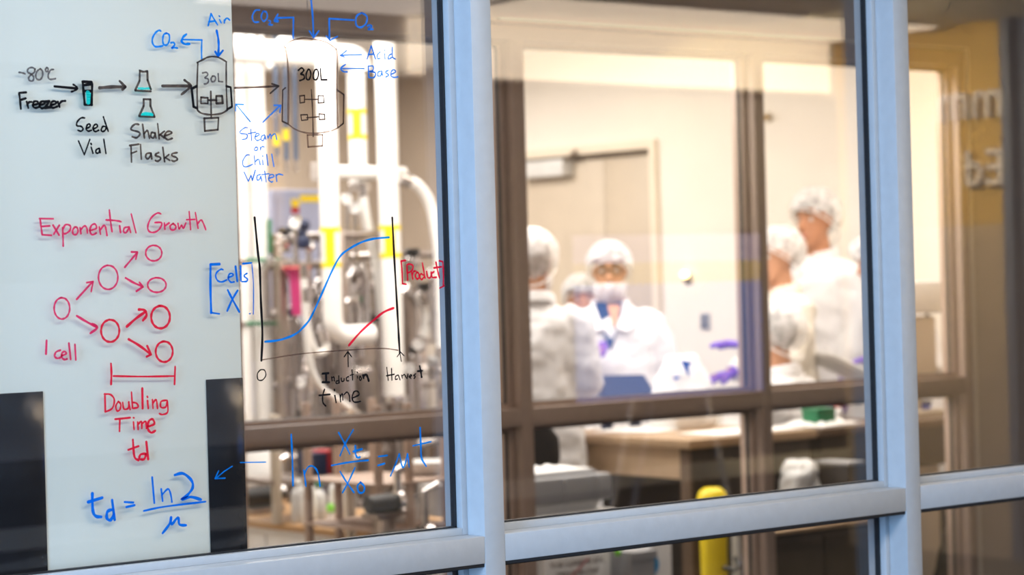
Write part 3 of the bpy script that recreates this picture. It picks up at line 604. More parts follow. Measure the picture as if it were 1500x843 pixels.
def person(label, loc, yaw, H, larm, rarm, head_yaw=0., head_pitch=0., sit=False, lean=0., gown=None, skin=None, hair=None,
           beard=False, glasses=False, shirt=False, gloves=True, wide=1., group='gowned lab workers'):
    """local frame: faces -Y, the person's left is +X. arms: (elbow, wrist, hand direction) for a 1.75 m figure"""
    gown = gown or M_GOWN; skin = skin or M_SKIN; hair = hair or M_HAIR
    root = thing('person', loc, label, 'person', group, rz=yaw)
    s = H/1.75; dz = -.44 if sit else 0.
    def T(v):
        v = Vector(v)
        if v.z > .90 or sit: v = Vector((v.x, v.y-lean*max(0, v.z-.90), v.z))
        return Vector((v.x, v.y, v.z+dz))*s
    def TL(v): return Vector(v)*s
    HC = Vector((0, -.012, 1.625))
    HM = Matrix.Translation(HC+Vector((0, .02, -.06))) @ Matrix.Rotation(head_yaw, 4, 'Z') @ Matrix.Rotation(head_pitch, 4, 'X') @ Matrix.Translation(-Vector((0, .02, -.06)))
    def TH_(v): return T(HM @ Vector(v))
    # body: trunk, head, arms, hands, legs as one continuous skin
    mb = MB()
    mb.loft([[T(p) for p in ering((0, y, z), rx, ry)] for z, y, rx, ry in
             ((.82, .0, .150, .105), (.93, 0, .170, .12), (1.05, 0, .145, .105), (1.2, 0, .165, .115), (1.33, 0, .185, .115), (1.42, .01, .15, .085), (1.465, .012, .075, .065), (1.50, .008, .058, .06), (1.58, -.005, .056, .058))])
    hr = ((-.118, -.062, .020, .016, .018), (-.104, -.048, .040, .036, .040), (-.075, -.030, .054, .054, .062), (-.035, -.012, .064, .072, .078), (0, -.004, .070, .080, .092), (.04, .0, .074, .084, .100), (.08, .006, .066, .074, .088), (.105, .010, .046, .052, .062), (.121, .012, .016, .018, .020))
    mb.loft([[TH_(p) for p in ering((0, y, z), rx, ryf, 24, ryb)] for z, y, rx, ryf, ryb in hr])
    mb.tube([TH_((0, -.080, .022)), TH_((0, -.092, -.005)), TH_((0, -.106, -.026)), TH_((0, -.090, -.036))], [.008*s, .011*s, .016*s, .012*s], 10)      # nose
    mb.tube([TH_((-.050, -.066, .034)), TH_((-.022, -.082, .038)), TH_((0, -.084, .032)), TH_((.022, -.082, .038)), TH_((.050, -.066, .034))], .010*s, 8)    # brow
    mb.tube([TH_((-.024, -.076, -.063)), TH_((0, -.088, -.060)), TH_((.024, -.076, -.063))], .010*s, 8)                                                  # lips
    mb.ball(TH_((0, -.072, -.098)), .020*s, 10)
    for q in (-1, 1):
        mb.tube([TH_((q*.068, .012, -.030)), TH_((q*.078, .016, 0)), TH_((q*.076, .022, .030))], [.010*s, .017*s, .013*s], 10, flat=.6)   # ears
    wr = {}
    for q, (e, w, dr, nr) in ((1, larm), (-1, rarm)):
        mb.tube([T((q*.165, .012, 1.405)), T((q*.185, .012, 1.38)), T(((e[0]+q*.185)/2, (e[1]+.012)/2, (e[2]+1.38)/2)), T(e), T([(a+b)/2 for a, b in zip(e, w)]), T(w)], [.05*s, .052*s, .046*s, .040*s, .038*s, .028*s], 14)
        hand(mb, T(w), dr, nr, q*(1 if True else -1), 0); wr[q] = (T(w), dr, nr)
    legs = []
    for q in (-1, 1):
        L = [(q*.09, 0, .52), (q*.13, -.42, .50), (q*.13, -.40, .09)] if sit else [(q*.09, 0, .90), (q*.10, -.01, .50), (q*.10, .02, .09)]
        legs.append(L)
        a, b, c = [TL(v) for v in L]
        mb.tube([a, (a+b)/2, b], [.088*s, .076*s, .056*s], 14); mb.tube([b, b.lerp(c, .3), c], [.054*s, .055*s, .036*s], 14)
        mb.tube([c+Vector((0, .03, -.03)), c+Vector((0, -.08, -.045)), c+Vector((0, -.17, -.06))], [.04*s, .036*s, .026*s], 12)
    mb.build('body', skin, root, remesh=.0085)
    # trousers and shoes
    t = MB(); shs = []
    for L in legs:
        a, b, c = [TL(v) for v in L]
        t.tube([a, (a+b)/2, b], [.105*s, .092*s, .074*s], 14); t.tube([b, b.lerp(c, .4), c+Vector((0, 0, .0))], [.074*s, .072*s, .060*s], 14)
        f0 = Vector((c.x, c.y, 0))
        sh = MB(); shs.append(sh); sh.tube([f0+Vector((0, .055, .045)), f0+Vector((0, -.02, .05)), f0+Vector((0, -.10, .045)), f0+Vector((0, -.20, .034))], [.038*s, .045*s, .043*s, .028*s], 12)
    t.build('trousers', M_TROUSER, root, remesh=.016); [k.build('shoe', M_SHOE, root, remesh=.012) for k in shs]
    # gown with sleeves
    g = MB(); w_ = wide
    prof = ((.48, 0, .245, .20), (.72, 0, .24, .19), (.93, 0, .228, .175), (1.1, 0, .208, .158), (1.25, .0, .212, .158), (1.35, .006, .215, .145), (1.415, .012, .178, .115), (1.455, .016, .105, .085), (1.478, .014, .082, .076))
    if sit: prof = ((.86, 0, .225, .185),) + prof[2:]
    g.loft([[T(p) for p in ering((0, y, z), rx*w_, ry*w_, 28)] for z, y, rx, ry in prof])
    if sit:
        for L in legs:
            a, b, c = [TL(v) for v in L]; g.tube([a, (a+b)/2, b, b+Vector((0, -.02, -.12))], [.14*s, .125*s, .105*s, .10*s], 14)
    for q, (e, w, dr, nr) in ((1, larm), (-1, rarm)):
        e_, w2 = Vector(e), Vector(w); wq = w2 + (e_-w2)*.06
        g.tube([T((q*.13, .012, 1.39)), T((q*.185, .012, 1.375)), T(((e[0]+q*.19)/2, (e[1]+.012)/2, (e[2]+1.38)/2)), T(e), T((e_+w2)/2), T(wq)], [.075*s, .084*s*w_, .080*s*w_, .076*s*w_, .066*s*w_, .045*s], 16)
    gw = g.build('gown', gown, root, remesh=.014, disp=.030, dscale=.10)
    c_ = MB()
    c_.tube([T((.085*math.cos(a), .014+.08*math.sin(a), 1.474+.02*(math.sin(a)))) for a in [math.radians(k) for k in range(-60, 245, 15)]], .014*s, 8, flat=2.0, up=(0, 0, 1))
    if shirt:     # turned lapels
        for q in (-1, 1):
            c_.prism([T((q*.075, -.072, 1.475)), T((q*.135, -.132, 1.385)), T((q*.085, -.158, 1.34)), T((q*.030, -.160, 1.36))], (0, -.012, .004))
    c_.build('collar', gown, gw)
    if shirt:
        q = MB(); q.prism([T((-.075, -.062, 1.485)), T((.06, -.062, 1.485)), T((.045, -.145, 1.38)), T((.000, -.172, 1.255)), T((-.03, -.165, 1.33))], (0, -.008, .003)); q.build('shirt', M_SHIRT, root)
        q = MB(); q.prism([T((-.012, -.075, 1.47)), T((.05, -.070, 1.47)), T((.034, -.145, 1.385)), T((.014, -.150, 1.36))], (0, -.010, .004)); q.build('chest_skin', skin, root)
    if gloves:
        for q in (1, -1):
            m_ = MB(); hand(m_, wr[q][0], wr[q][1], wr[q][2], q, .0022)
            d = Vector(wr[q][1]).normalized(); m_.tube([wr[q][0]-d*.06, wr[q][0]], [.036*s, .030*s], 12)
            m_.build('glove', M_GLOVE, root)
    # hair, net, face
    def dome(r, zc, yc, cut, puff=0., nz=18):
        bm = bmesh.new(); bmesh.ops.create_uvsphere(bm, u_segments=28, v_segments=nz, radius=1)
        rn = random.Random(3)
        for v in bm.verts:
            p = v.co.copy(); k = 1+puff*rn.uniform(-1, 1)
            v.co = Vector((p.x*r[0]*k, yc+p.y*r[1]*k, zc+p.z*r[2]*k))
        kill = [v for v in bm.verts if cut(v.co)]
        bmesh.ops.delete(bm, geom=kill, context='VERTS')
        for v in bm.verts: v.co = TH_(v.co)
        return bm
    h = MB(); h.bm.free(); h.bm = dome((.080, .104, .094), .036, .008, lambda c: c.z < .062-.30*(c.y+.09) and c.z < .075 if c.y < .02 else c.z < -.06)
    h.build('hair', hair, root)
    n = MB(); n.bm.free(); n.bm = dome((.116, .140, .120), .044, .014, lambda c: c.z < .048-.62*(c.y+.10), .035)
    nt = n.build('hair_net', M_NET, root)
    e = MB(); e.tube([TH_((.100*math.cos(a), .008+.118*math.sin(a), .046-.62*(.118*math.sin(a)+.10))) for a in [2*math.pi*k/24 for k in range(25)]], .0035*s, 6); e.build('elastic_band', M_WHITE, nt)
    for q in (-1, 1):
        m_ = MB(); m_.ball(TH_((q*.031, -.0685, .012)), .0115*s, 12); ey = m_.build('eye', M_EYE, root)
        m_ = MB(); m_.ball(TH_((q*.031, -.0775, .011)), .0052*s, 10); m_.build('iris', M_IRIS, ey)
        m_ = MB(); m_.tube([TH_((q*.014, -.092, .040)), TH_((q*.034, -.090, .046)), TH_((q*.052, -.074, .040))], .0045*s, 6); m_.build('eyebrow', hair, root)
    m_ = MB(); m_.tube([TH_((-.022, -.084, -.062)), TH_((0, -.096, -.060)), TH_((.022, -.084, -.062))], .006*s, 8); m_.build('mouth', M_LIP, root)
    if glasses:
        m_ = MB()
        for q in (-1, 1):
            m_.tube([TH_((q*.032+.024*math.cos(a), -.098, .010+.018*math.sin(a))) for a in [2*math.pi*k/16 for k in range(17)]], .003*s, 6)
            m_.tube([TH_((q*.056, -.096, .014)), TH_((q*.078, .01, .016))], .0028*s, 6)
        m_.tube([TH_((-.009, -.099, .014)), TH_((.009, -.099, .014))], .003*s, 6); m_.build('glasses', M_HAIR, root)
    if beard:
        m_ = MB(); m_.bm.free(); m_.bm = dome((.082, .100, .098), -.062, -.012, lambda c: c.z > -.030 or c.y > .05, .03); m_.build('beard_net', M_BEARD, root)
    return root
DN_ = (0, -.15, -1)
def arm(e, w, d=(0, -.3, -1), n=(1, 0, 0)): return (e, w, d, n)
down_l = arm((.27, .03, 1.10), (.26, -.10, .86)); down_r = arm((-.27, .03, 1.10), (-.26, -.10, .86), n=(-1, 0, 0))
fwd_l = arm((.27, .00, 1.10), (.14, -.26, 1.06), (-.5, -.8, -.2), (0, 0, 1)); fwd_r = arm((-.27, .0, 1.10), (-.14, -.26, 1.06), (.5, -.8, -.2), (0, 0, 1))
def foot(px, py, D): v = atD(px, py, D); return Vector((v.x, v.y, 0))
def toward_cam(p): return math.atan2(-p.x, p.y) + 0.0      # yaw that turns local -Y to the camera
# yaw helper: local -Y rotated by yaw points to (sin yaw, -cos yaw)
def yaw_to(dx, dy): return math.atan2(dx, -dy)
def stature(py_eye, px, D): return atD(px, py_eye, D).z/.932

LEFT = (-RI.x, -RI.y)        # the picture's left, on the floor
p = foot(893, 400, 10.55); person('facing person in glasses, white hair net, beard net and open white gown', p, yaw_to(-p.x, -p.y)-.03, stature(399, 893, 10.55), down_l, arm((-.27, -.03, 1.12), (-.13, -.26, 1.19), (.6, -.4, .55), (-.4, -.6, .5)), beard=True, glasses=True, shirt=True, wide=1.10, hair=M_BHAIR)
p = foot(779, 385, 9.5); person('person with back turned at the left edge of the middle window', p, yaw_to(.55, .80), stature(387, 779, 9.5), arm((.23, .02, 1.12), (.14, -.20, 1.05), (-.3, -.8, -.2), (0, 0, 1)), arm((-.225, .03, 1.12), (-.15, -.20, 1.05), (.3, -.8, -.2), (0, 0, 1)), hair=M_BHAIR, skin=M_SKIN, beard=True, wide=.90, head_yaw=-.25)
p = foot(851, 415, 11.5); person('mostly hidden person behind the facing person, only hair net and brow showing', p, yaw_to(-p.x+1.5, -p.y), stature(440, 851, 11.5), down_l, down_r, wide=.9)
p4 = foot(1137, 490, 10.22); person('seated person seen from behind with dark hair under a white net', p4, yaw_to(-.22, .95), 1.80, arm((.34, -.04, 1.16), (.32, -.22, 1.02), (-.2, -1, -.1), (0, 0, 1)), arm((-.32, -.05, 1.14), (-.26, -.24, 1.02), (.2, -1, -.1), (0, 0, 1)), sit=True, wide=1.12)
p = foot(1141, 375, 10.85); p5 = p; person('shorter person in profile facing left beside the window post', p, yaw_to(LEFT[0]-.05, LEFT[1]-.35), stature(378, 1141, 10.85), arm((.23, -.05, 1.14), (.14, -.27, 1.22), (-.2, -.9, .1), (0, 0, 1)), arm((-.23, -.02, 1.12), (-.12, -.22, 1.08), (.2, -.9, -.2), (0, 0, 1)), head_yaw=.15, gown=M_CREAMGOWN, hair=M_BHAIR, wide=.98)
p = foot(1195, 322, 11.45); person('tall person in profile facing left behind the shorter one', p, yaw_to(LEFT[0]-.15, LEFT[1]-.60), stature(324, 1195, 11.45), arm((.24, .02, 1.12), (.23, -.08, .88)), arm((-.24, .02, 1.12), (-.22, -.08, .88), n=(-1, 0, 0)), hair=M_HAIR, skin=M_SKIN2, wide=1.0, head_yaw=.15)
p = foot(1352, 372, 10.9); person('person mostly hidden behind the right window mullion, white back bent forward', p, yaw_to(LEFT[0], LEFT[1]), 1.64, arm((.25, .05, 1.14), (.12, -.14, 1.17), (-.2, -.9, 0), (0, 0, 1)), arm((-.25, .05, 1.10), (-.12, -.14, 1.00), (.2, -.9, .1), (0, 0, 1)), lean=.30, wide=1.1)

# ------------------------------------------------------------------ lab furniture (middle and right)
BH = .86
c0 = atZ(1010, 645, BH); BX, BYY = c0.x, c0.y
bn = thing('lab_bench', (BX, BYY, 0), 'brown lab bench with a tan top, corner toward the window, papers on it', 'bench', 'lab benches'); off = bn.location
BD = .86
MB().box((BX-.02, BYY-.02, BH-.035), (BX+.70, BYY+BD+.02, BH), .004).build('bench_top', M_BTOP, bn, off=off)
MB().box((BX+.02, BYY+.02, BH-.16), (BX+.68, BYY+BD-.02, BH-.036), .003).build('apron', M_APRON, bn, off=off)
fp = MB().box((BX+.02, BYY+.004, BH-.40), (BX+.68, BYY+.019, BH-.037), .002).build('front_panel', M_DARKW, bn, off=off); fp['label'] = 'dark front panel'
for (x, y) in ((.01, .01), (.01, BD-.07), (.62, .01), (.62, BD-.07)):
    MB().box((BX+x, BYY+y, 0), (BX+x+.06, BYY+y+.06, BH-.036), .003).build('leg', M_BENCH, bn, off=off)
MB().box((BX+.20, BYY+.10, .05), (BX+.60, BYY+BD-.1, BH-.17), .004).build('under_cabinet', M_DARKW, bn, off=off)
MB().box((BX+.03, BYY+.03, .12), (BX+.66, BYY+BD-.03, .15), .003).build('lower_shelf', M_BENCH, bn, off=off)
b2x0, b2x1 = BX+.72, 8.02
bn = thing('lab_bench', (b2x0, BYY, 0), 'dark lab bench running to the right, seen under the second window rail', 'bench', 'lab benches'); off = bn.location
MB().box((b2x0, BYY-.02, BH-.035), (b2x1, BYY+.32, BH), .004).build('bench_top', M_BENCH, bn, off=off)
MB().box((b2x0+.02, BYY+.0, BH-.20), (b2x1-.02, BYY+.30, BH-.036), .003).build('apron', M_DARKW, bn, off=off)
for x in (b2x0+.01, b2x1-.07):
    for y in (.02, .24):
        MB().box((x, BYY+y, 0), (x+.06, BYY+y+.06, BH-.036), .003).build('leg', M_DARKW, bn, off=off)
MB().box((b2x0+.04, BYY+.20, .10), (b2x1-.05, BYY+.30, BH-.21), .004).build('back_panel', M_DARKW, bn, off=off)

def sheet(name, label, c, sx, sy, rz, m=M_PAPER, cat='paper', h=.004, group=None, lump=0.):
    mb = MB(); n = 8
    vs = [[mb.bm.verts.new((sx*(i/n-.5), sy*(j/n-.5), h+lump*(.5+.5*math.sin(i*1.7+j*2.3))*math.sin(math.pi*i/n)*math.sin(math.pi*j/n))) for j in range(n+1)] for i in range(n+1)]
    for i in range(n):
        for j in range(n): mb.bm.faces.new((vs[i][j], vs[i+1][j], vs[i+1][j+1], vs[i][j+1]))
    bot = [mb.bm.verts.new((sx*(i/n-.5), sy*(j/n-.5), 0)) for i, j in [(k, 0) for k in range(n)]+[(n, k) for k in range(n)]+[(n-k, n) for k in range(n)]+[(0, n-k) for k in range(n)]]
    top = [vs[k][0] for k in range(n)]+[vs[n][k] for k in range(n)]+[vs[n-k][n] for k in range(n)]+[vs[0][n-k] for k in range(n)]
    for k in range(len(bot)): mb.bm.faces.new((bot[k], bot[(k+1) % len(bot)], top[(k+1) % len(bot)], top[k]))
    mb.bm.faces.new(list(reversed(bot)))
    o = mb.build(name, m, None); o.location = c; o.rotation_euler = (0, 0, rz); return tag(o, label, cat, group)
sheet('paper_sheet', 'white paper spread on the bench corner nearest the window', (BX+.44, BYY+.16, BH+.001), .48, .26, .05, lump=.01)
sheet('paper_sheet', 'white paper lying toward the back of the tan bench', (BX+.35, BYY+.62, BH+.001), .42, .30, .3, lump=.01)
# folded gown bundle with blue print
q = atZ(1000, 572, BH); Yb = BYY+.56
pb = atY(1000, 572, Yb)
t = thing('plastic_bag', (pb.x, Yb, BH), 'white plastic bag with a blue print standing on the bench', 'bag'); off = t.location
m = MB(); ztop = atY(1000, 519, Yb).z-BH
ww = (atY(1045, 570, Yb).x-atY(955, 570, Yb).x)/2
m.loft([ering((0, 0, z), ww*a, .10*c, 24) for z, a, c in ((0, .95, 1), (.04, 1.0, 1.1), (ztop*.45, .92, 1.0), (ztop*.75, .72, .7), (ztop*.95, .50, .35), (ztop, .40, .1))])
m.build('bag_body', M_WHITE, t, remesh=.012, disp=.02, dscale=.07)
m = MB()
def onbag(px, py): v = atY(px, py, Yb-.115); return (v.x-off.x, v.y-off.y, v.z-off.z)
m.prism([onbag(997, 528), onbag(1014, 531), onbag(1008, 536), onbag(1009, 552), onbag(1003, 542), onbag(1000, 536)], (0, -.006, 0)); m.prism([onbag(987, 552), onbag(994, 551), onbag(993, 556), onbag(987, 557)], (0, -.006, 0))
m.build('blue_print', mat('print_blue', (.01, .09, .55), .5), t, smooth=False)
# laptop-like dark blue ridged tray in front of the facing person
a0, a1, a2, a3 = (876, 551), (943, 549), (962, 578), (884, 583)
Yt = BYY+.70; z0 = BH+.07
P4 = [atY(876, 551, Yt+.10), atY(943, 549, Yt+.10), atY(962, 580, Yt-.03), atY(884, 583, Yt-.03)]
cc = sum(P4, Vector())/4
t = thing('storage_tray', (cc.x, cc.y, BH), 'dark blue ridged tray tilted in front of the facing person', 'tray'); off = t.location
m = MB(); m.prism([v-off for v in P4], (0, .02, -.02)); m.build('tray_body', M_NAVY, t)
m = MB()
for k in range(1, 9):
    f = k/9; m.tube([(P4[0].lerp(P4[1], f))-off+Vector((0, -.004, 0)), (P4[3].lerp(P4[2], f))-off+Vector((0, -.004, 0))], .0035, 6)
m.build('ridges', mat('steel_blue_ridge', (.05, .075, .16), .4), t)
m = MB(); m.box((-.10, .02, 0), (-.06, .05, P4[3].z-BH-.01)); m.box((.06, .02, 0), (.10, .05, P4[2].z-BH-.01)); m.build('stand_foot', M_NAVY, t)

# grey lidded tote on a white cart, left foreground of the middle window
TY = 6.42
tl = atY(782, 700, TY); tr = atY(897, 698, TY)
zt, zb, zc = atY(840, 694, TY).z, atY(840, 738, TY).z, atY(840, 760, TY).z
x0, x1 = tl.x-.05, tr.x
ca = thing('utility_cart', ((x0+x1)/2, TY+.2, 0), 'white cart carrying the grey tote, printed notice on its front', 'cart'); off = ca.location
ctop = zb-.035
MB().box((x0-.02, TY, ctop-.10), (x1+.02, TY+.34, ctop), .006).build('cart_top', M_WHITE, ca, off=off)
MB().box((x0, TY+.02, .12), (x1, TY+.32, ctop-.10), .006).build('cart_body', M_LGREY, ca, off=off)
for x in (x0+.04, x1-.04):
    for y in (TY+.05, TY+.29):
        wm = MB(); wm.lathe([(.012, -.018), (.048, -.018), (.05, -.01), (.05, .01), (.048, .018), (.012, .018)], (x, y, .05), 18, 'x'); wm.box((x-.022, y-.01, .05), (x-.019, y+.01, .125)); wm.box((x+.019, y-.01, .05), (x+.022, y+.01, .125)); wm.build('wheel', M_BLACK, ca, off=off)
# notice
nz1, nz0 = atY(800, 815, TY-.004).z, atY(800, 812, TY-.004).z-.22
nx0, nx1 = atY(797, 820, TY).x, atY(893, 820, TY).x
nt_ = MB().box((nx0, TY+.0, nz0), (nx1, TY+.019, nz1+.008), .001).build('notice', M_PAPER, ca, off=off)
def text_mesh(body, size, x, y, z, m, parent, off, name='notice_text', maxw=None):
    c = bpy.data.curves.new('lettering', 'FONT'); c.body = body; c.size = size; c.extrude = .0006; c.align_x = 'CENTER'
    o = bpy.data.objects.new('lettering', c); COL.objects.link(o); bpy.context.view_layer.update()
    me = bpy.data.meshes.new_from_object(o.evaluated_get(bpy.context.evaluated_depsgraph_get())); w = o.dimensions.x
    bpy.data.objects.remove(o); k = min(1, maxw/w) if maxw else 1
    me.transform(Matrix(((k, 0, 0, x-off.x), (0, 0, -1, y-off.y), (0, 1, 0, z-off.z), (0, 0, 0, 1))))
    me.materials.clear(); me.materials.append(m); l = bpy.data.objects.new(name, me); COL.objects.link(l); l.parent = parent; return l
tz = atY(845, 830, TY).z
text_mesh('TO BE CLEANED BY BTEC', .030, (nx0+nx1)/2, TY-.0015, atY(845, 829, TY).z, M_BENCH, ca, off, maxw=(nx1-nx0)*.84)
text_mesh('OPERATIONS STAFF', .030, (nx0+nx1)/2, TY-.0015, atY(845, 844, TY).z, M_BENCH, ca, off, maxw=(nx1-nx0)*.66)
lm = MB(); v0, v1 = atY(862, 818, TY-.001), atY(835, 848, TY-.001); lm.tube([v0, v1], .003, 6); lm.build('red_slash', M_RED, ca, off=off)
to = thing('storage_tote', ((x0+x1)/2, TY+.2, ctop), 'grey lidded plastic tote on the white cart', 'tote'); off = to.location
MB().loft([[Vector((x, y, z)) for x, y in ((x0+i, TY+.03+i), (x1-i, TY+.03+i), (x1-i, TY+.31-i), (x0+i, TY+.31-i))] for z, i in ((ctop+.001, .03), (zb+.01, .012))]).build('tote_body', M_WHITE, to, off=off)
lid = MB(); lid.box((x0-.015, TY+.012, zb), (x1+.012, TY+.33, zt-.012), .012); lid.box((x0+.03, TY+.05, zt-.014), (x1-.03, TY+.29, zt), .006)
lid.box((x1-.065, TY+.004, zb), (x1-.05, TY+.02, zt-.02), .003); lid.box((x0+.20, TY+.004, zb), (x0+.215, TY+.02, zt-.02), .003); lid.build('lid', M_GREY, to, off=off)
sheet('paper_sheet', 'crumpled white paper on the lid of the grey tote', ((x0+x1)/2+.02, TY+.17, zt), .34, .18, .1, lump=.025)
# black swivel stool back left of the bench
sy = 6.84; sv = atY(786, 660, sy)
st = thing('office_chair', (sv.x, sy, 0), 'black office chair behind the tote, curved back showing', 'chair'); off = st.location
m = MB(); m.loft([[Vector((x, y+.03*math.cos(x/rx*1.2), z)) for x, y in [(rx*math.cos(a), .035*math.sin(a)) for a in [2*math.pi*k/20 for k in range(20)]]] for z, rx in ((sv.z-.12, .06), (sv.z-.10, .10), (sv.z-.04, .125), (sv.z+.04, .12), (sv.z+.075, .09), (sv.z+.088, .04))]); m.build('backrest', M_BLACK, st)
MB().lathe([(.05, .44), (.20, .445), (.215, .465), (.21, .49), (.15, .50)], (0, .2, 0), 24).build('seat', M_BLACK, st)
m = MB(); m.tube([(0, .03, sv.z-.05), (0, .05, .55), (0, .09, .45)], .018, 8); m.build('back_bar', M_BLACK, st)
MB().cyl((0, .2, .09), (0, .2, .445), .025).build('gas_column', M_STEELD, st)
for k in range(5):
    a = k*2*math.pi/5; m = MB(); m.tube([(0, .2, .10), (.24*math.cos(a), .2+.24*math.sin(a), .065)], [.025, .016], 8); m.ball((.24*math.cos(a), .2+.24*math.sin(a), .032), .03, 12); m.build('leg', M_BLACK, st)
# yellow mop-bucket style container and black bin
yv = atY(1043, 715, 6.50); yz = yv.z; yw = (atY(1063, 760, 6.5).x-atY(1023, 760, 6.5).x)/2
ye = thing('yellow_bin', (yv.x, 6.50, 0), 'bright yellow plastic bin standing in front of the bench', 'bin'); off = ye.location
m = MB(); m.loft([ering((0, 0, z), yw*.8*k, .05*k, 24) for z, k in ((.0, .80), (.02, .86), (.35, .95), (yz-.06, 1.0))]); m.build('bin_body', M_YELP, ye)
m = MB(); m.loft([ering((0, 0, z), yw*.8*k, .053*k, 24) for z, k in ((yz-.058, 1.08), (yz-.04, 1.08), (yz-.015, .92), (yz, .55))]); m.build('lid', M_YELP, ye)
m = MB(); m.tube([(-.03, -.08, yz-.30), (-.01, -.115, yz-.31), (.02, -.115, yz-.30), (.04, -.078, yz-.27)], .009, 8); m.build('handle', M_BLACK, ye)
# grey bin, white/sky-blue container at lower middle
gv = atY(922, 815, 6.45)
gb = thing('grey_bin', (gv.x, 6.46, 0), 'dark grey bin beside the cart with a small lime latch', 'bin'); gz = atY(922, 806, 6.45).z
m = MB(); m.loft([[Vector((a*k, b*k, z)) for a, b in ((-.058, -.09), (.058, -.09), (.058, .09), (-.058, .09))] for z, k in ((0, .85), (gz-.03, .97), (gz-.03, 1.06), (gz, 1.06))]); m.build('bin_body', M_GREY, gb)
lv = atY(905, 810, 6.36); m = MB(); m.ball((lv.x-gv.x, -.10, lv.z), .014, 12); m.build('latch', M_LIME, gb)
wv = atY(960, 800, 6.46)
wb = thing('supply_box', (wv.x, 6.47, 0), 'white upright box with a sky blue round mark under the bench', 'box'); wz = atY(960, 790, 6.46).z
MB().box((-.055, -.04, 0), (.055, .12, wz), .005).build('carton', M_PAPER, wb)
cv_ = atY(956, 828, 6.42); m = MB(); m.lathe([(.05, -.047), (.05, -.040)], (cv_.x-wv.x-.015, 0, cv_.z), 24, 'y'); m.build('round_mark', M_CYAN, wb)
# small pale-footed stand
fv = atY(1082, 800, 6.55)
t = thing('instrument_stand', (fv.x, 6.56, 0), 'pale slim stand with feet in front of the bench', 'stand'); fz = atY(1082, 785, 6.55).z
m = MB(); m.tube([(0, 0, .03), (0, 0, fz)], .022, 12); m.build('post', M_LGREY, t)
m = MB(); m.lathe([(.05, 0), (.05, .012), (.024, .03)], (0, 0, 0), 20); m.build('foot', M_STEELD, t)
# items on and under the right bench
z = BH
pv = atZ(1158, 622, z)
sheet('plastic_wrap', 'crumpled white wrap on the dark bench beside the green box', (pv.x+.02, BYY+.16, z+.001), .30, .24, .2, M_WHITE, 'wrap', lump=.05)
gv = atY(1206, 618, BYY+.10); t = thing('green_box', (gv.x, BYY+.12, z), 'small green box on the dark bench', 'box')
gt = atY(1206, 599, BYY+.08).z-z
MB().box((-.055, -.04, 0), (.055, .05, gt*.82), .004).build('carton', M_GRN, t); MB().box((-.058, -.043, gt*.82), (.058, .053, gt), .004).build('lid', M_GRN, t)
rv = atY(1232, 612, BYY+.2); t = thing('red_cap_bottle', (rv.x, BYY+.22, z), 'little bottle with a red cap behind the green box', 'bottle')
MB().lathe([(.02, 0), (.024, .01), (.024, .05), (.012, .065)], (0, 0, 0), 16).build('bottle_body', M_LGREY, t); MB().lathe([(.014, .063), (.014, .085), (.010, .088)], (0, 0, 0), 16).build('cap', M_RED, t)
xl, xr_ = atY(1118, 780, BYY-.24).x, atY(1275, 780, BYY-.24).x
t = thing('low_cabinet', ((xl+xr_)/2, BYY-.15, 0), 'low brown cabinet in front of the dark bench carrying the white sack', 'cabinet'); off = t.location
MB().box((xl, BYY-.26, .03), (xr_, BYY-.03, .485), .004).build('cabinet_body', M_DARKW, t, off=off); MB().box((xl-.01, BYY-.27, .485), (xr_+.01, BYY-.025, .50), .003).build('top_board', M_BTOP, t, off=off)
for k_ in range(2): MB().box((xl+.01+k_*(xr_-xl)/2, BYY-.275, .06), (xl-.01+(k_+1)*(xr_-xl)/2, BYY-.262, .46), .003).build('door', M_DARKW, t, off=off)
xv = atY(1172, 700, BYY-.14); t = thing('white_sack', (xv.x, BYY-.14, .50), 'off-white sack slumped on the low brown cabinet', 'bag')
xz = atY(1170, 676, BYY-.14).z-.5
m = MB(); m.loft([ering((0, 0, zz), .085*k, .075*k, 20) for zz, k in ((0, .95), (.03, 1.15), (xz*.5, 1.1), (xz*.8, .95), (xz, .7))]); m.build('sack_body', M_LGREY, t, remesh=.012, disp=.05, dscale=.06)
xv = atY(1230, 700, BYY-.14); t = thing('dark_crate', (xv.x, BYY-.15, .50), 'dark crate with a pale rim beside the white sack', 'crate')
xz = atY(1226, 678, BYY-.2).z-.5
MB().box((-.045, -.08, 0), (.045, .10, xz-.012), .006).build('crate_body', M_DARKW, t); MB().box((-.05, -.086, xz-.014), (.05, .106, xz), .003).build('rim', M_GREY, t)
# beige instrument at the right end
iv = atY(1352, 545, BYY+.12)
t = thing('lab_instrument', (iv.x+.02, BYY+.12, BH), 'beige box shaped instrument with a display head at the right end of the bench', 'instrument'); off = t.location
zt_ = atY(1350, 412, BYY+.12).z-BH; wi = .075
MB().box((-wi-.06, -.05, 0), (wi, .2, .03), .004).build('base', M_BEIGE, t)
MB().tube([(-.02, .05, .03), (-.02, .05, zt_*.35)], .03, 12).build('neck', M_BEIGE, t)
MB().box((-wi-.10, -.02, zt_*.30), (wi-.02, .14, zt_*.74), .012).build('display_housing', M_BEIGE, t)
MB().box((-wi-.10, -.05, zt_*.76), (wi, .18, zt_), .012).build('top_unit', M_LGREY, t)
MB().tube(curve([(wi-.02, .08, zt_*.9), (wi+.02, .06, zt_*.7), (wi+.005, .06, zt_*.55), (wi-.03, .07, zt_*.2), (wi-.05, .08, .03)]), .008, 8).build('cable', M_BLACK, t)
MB().box((wi-.02, .05, zt_*.40), (wi+.012, .09, zt_*.52), .004).build('plug', M_BLACK, t)
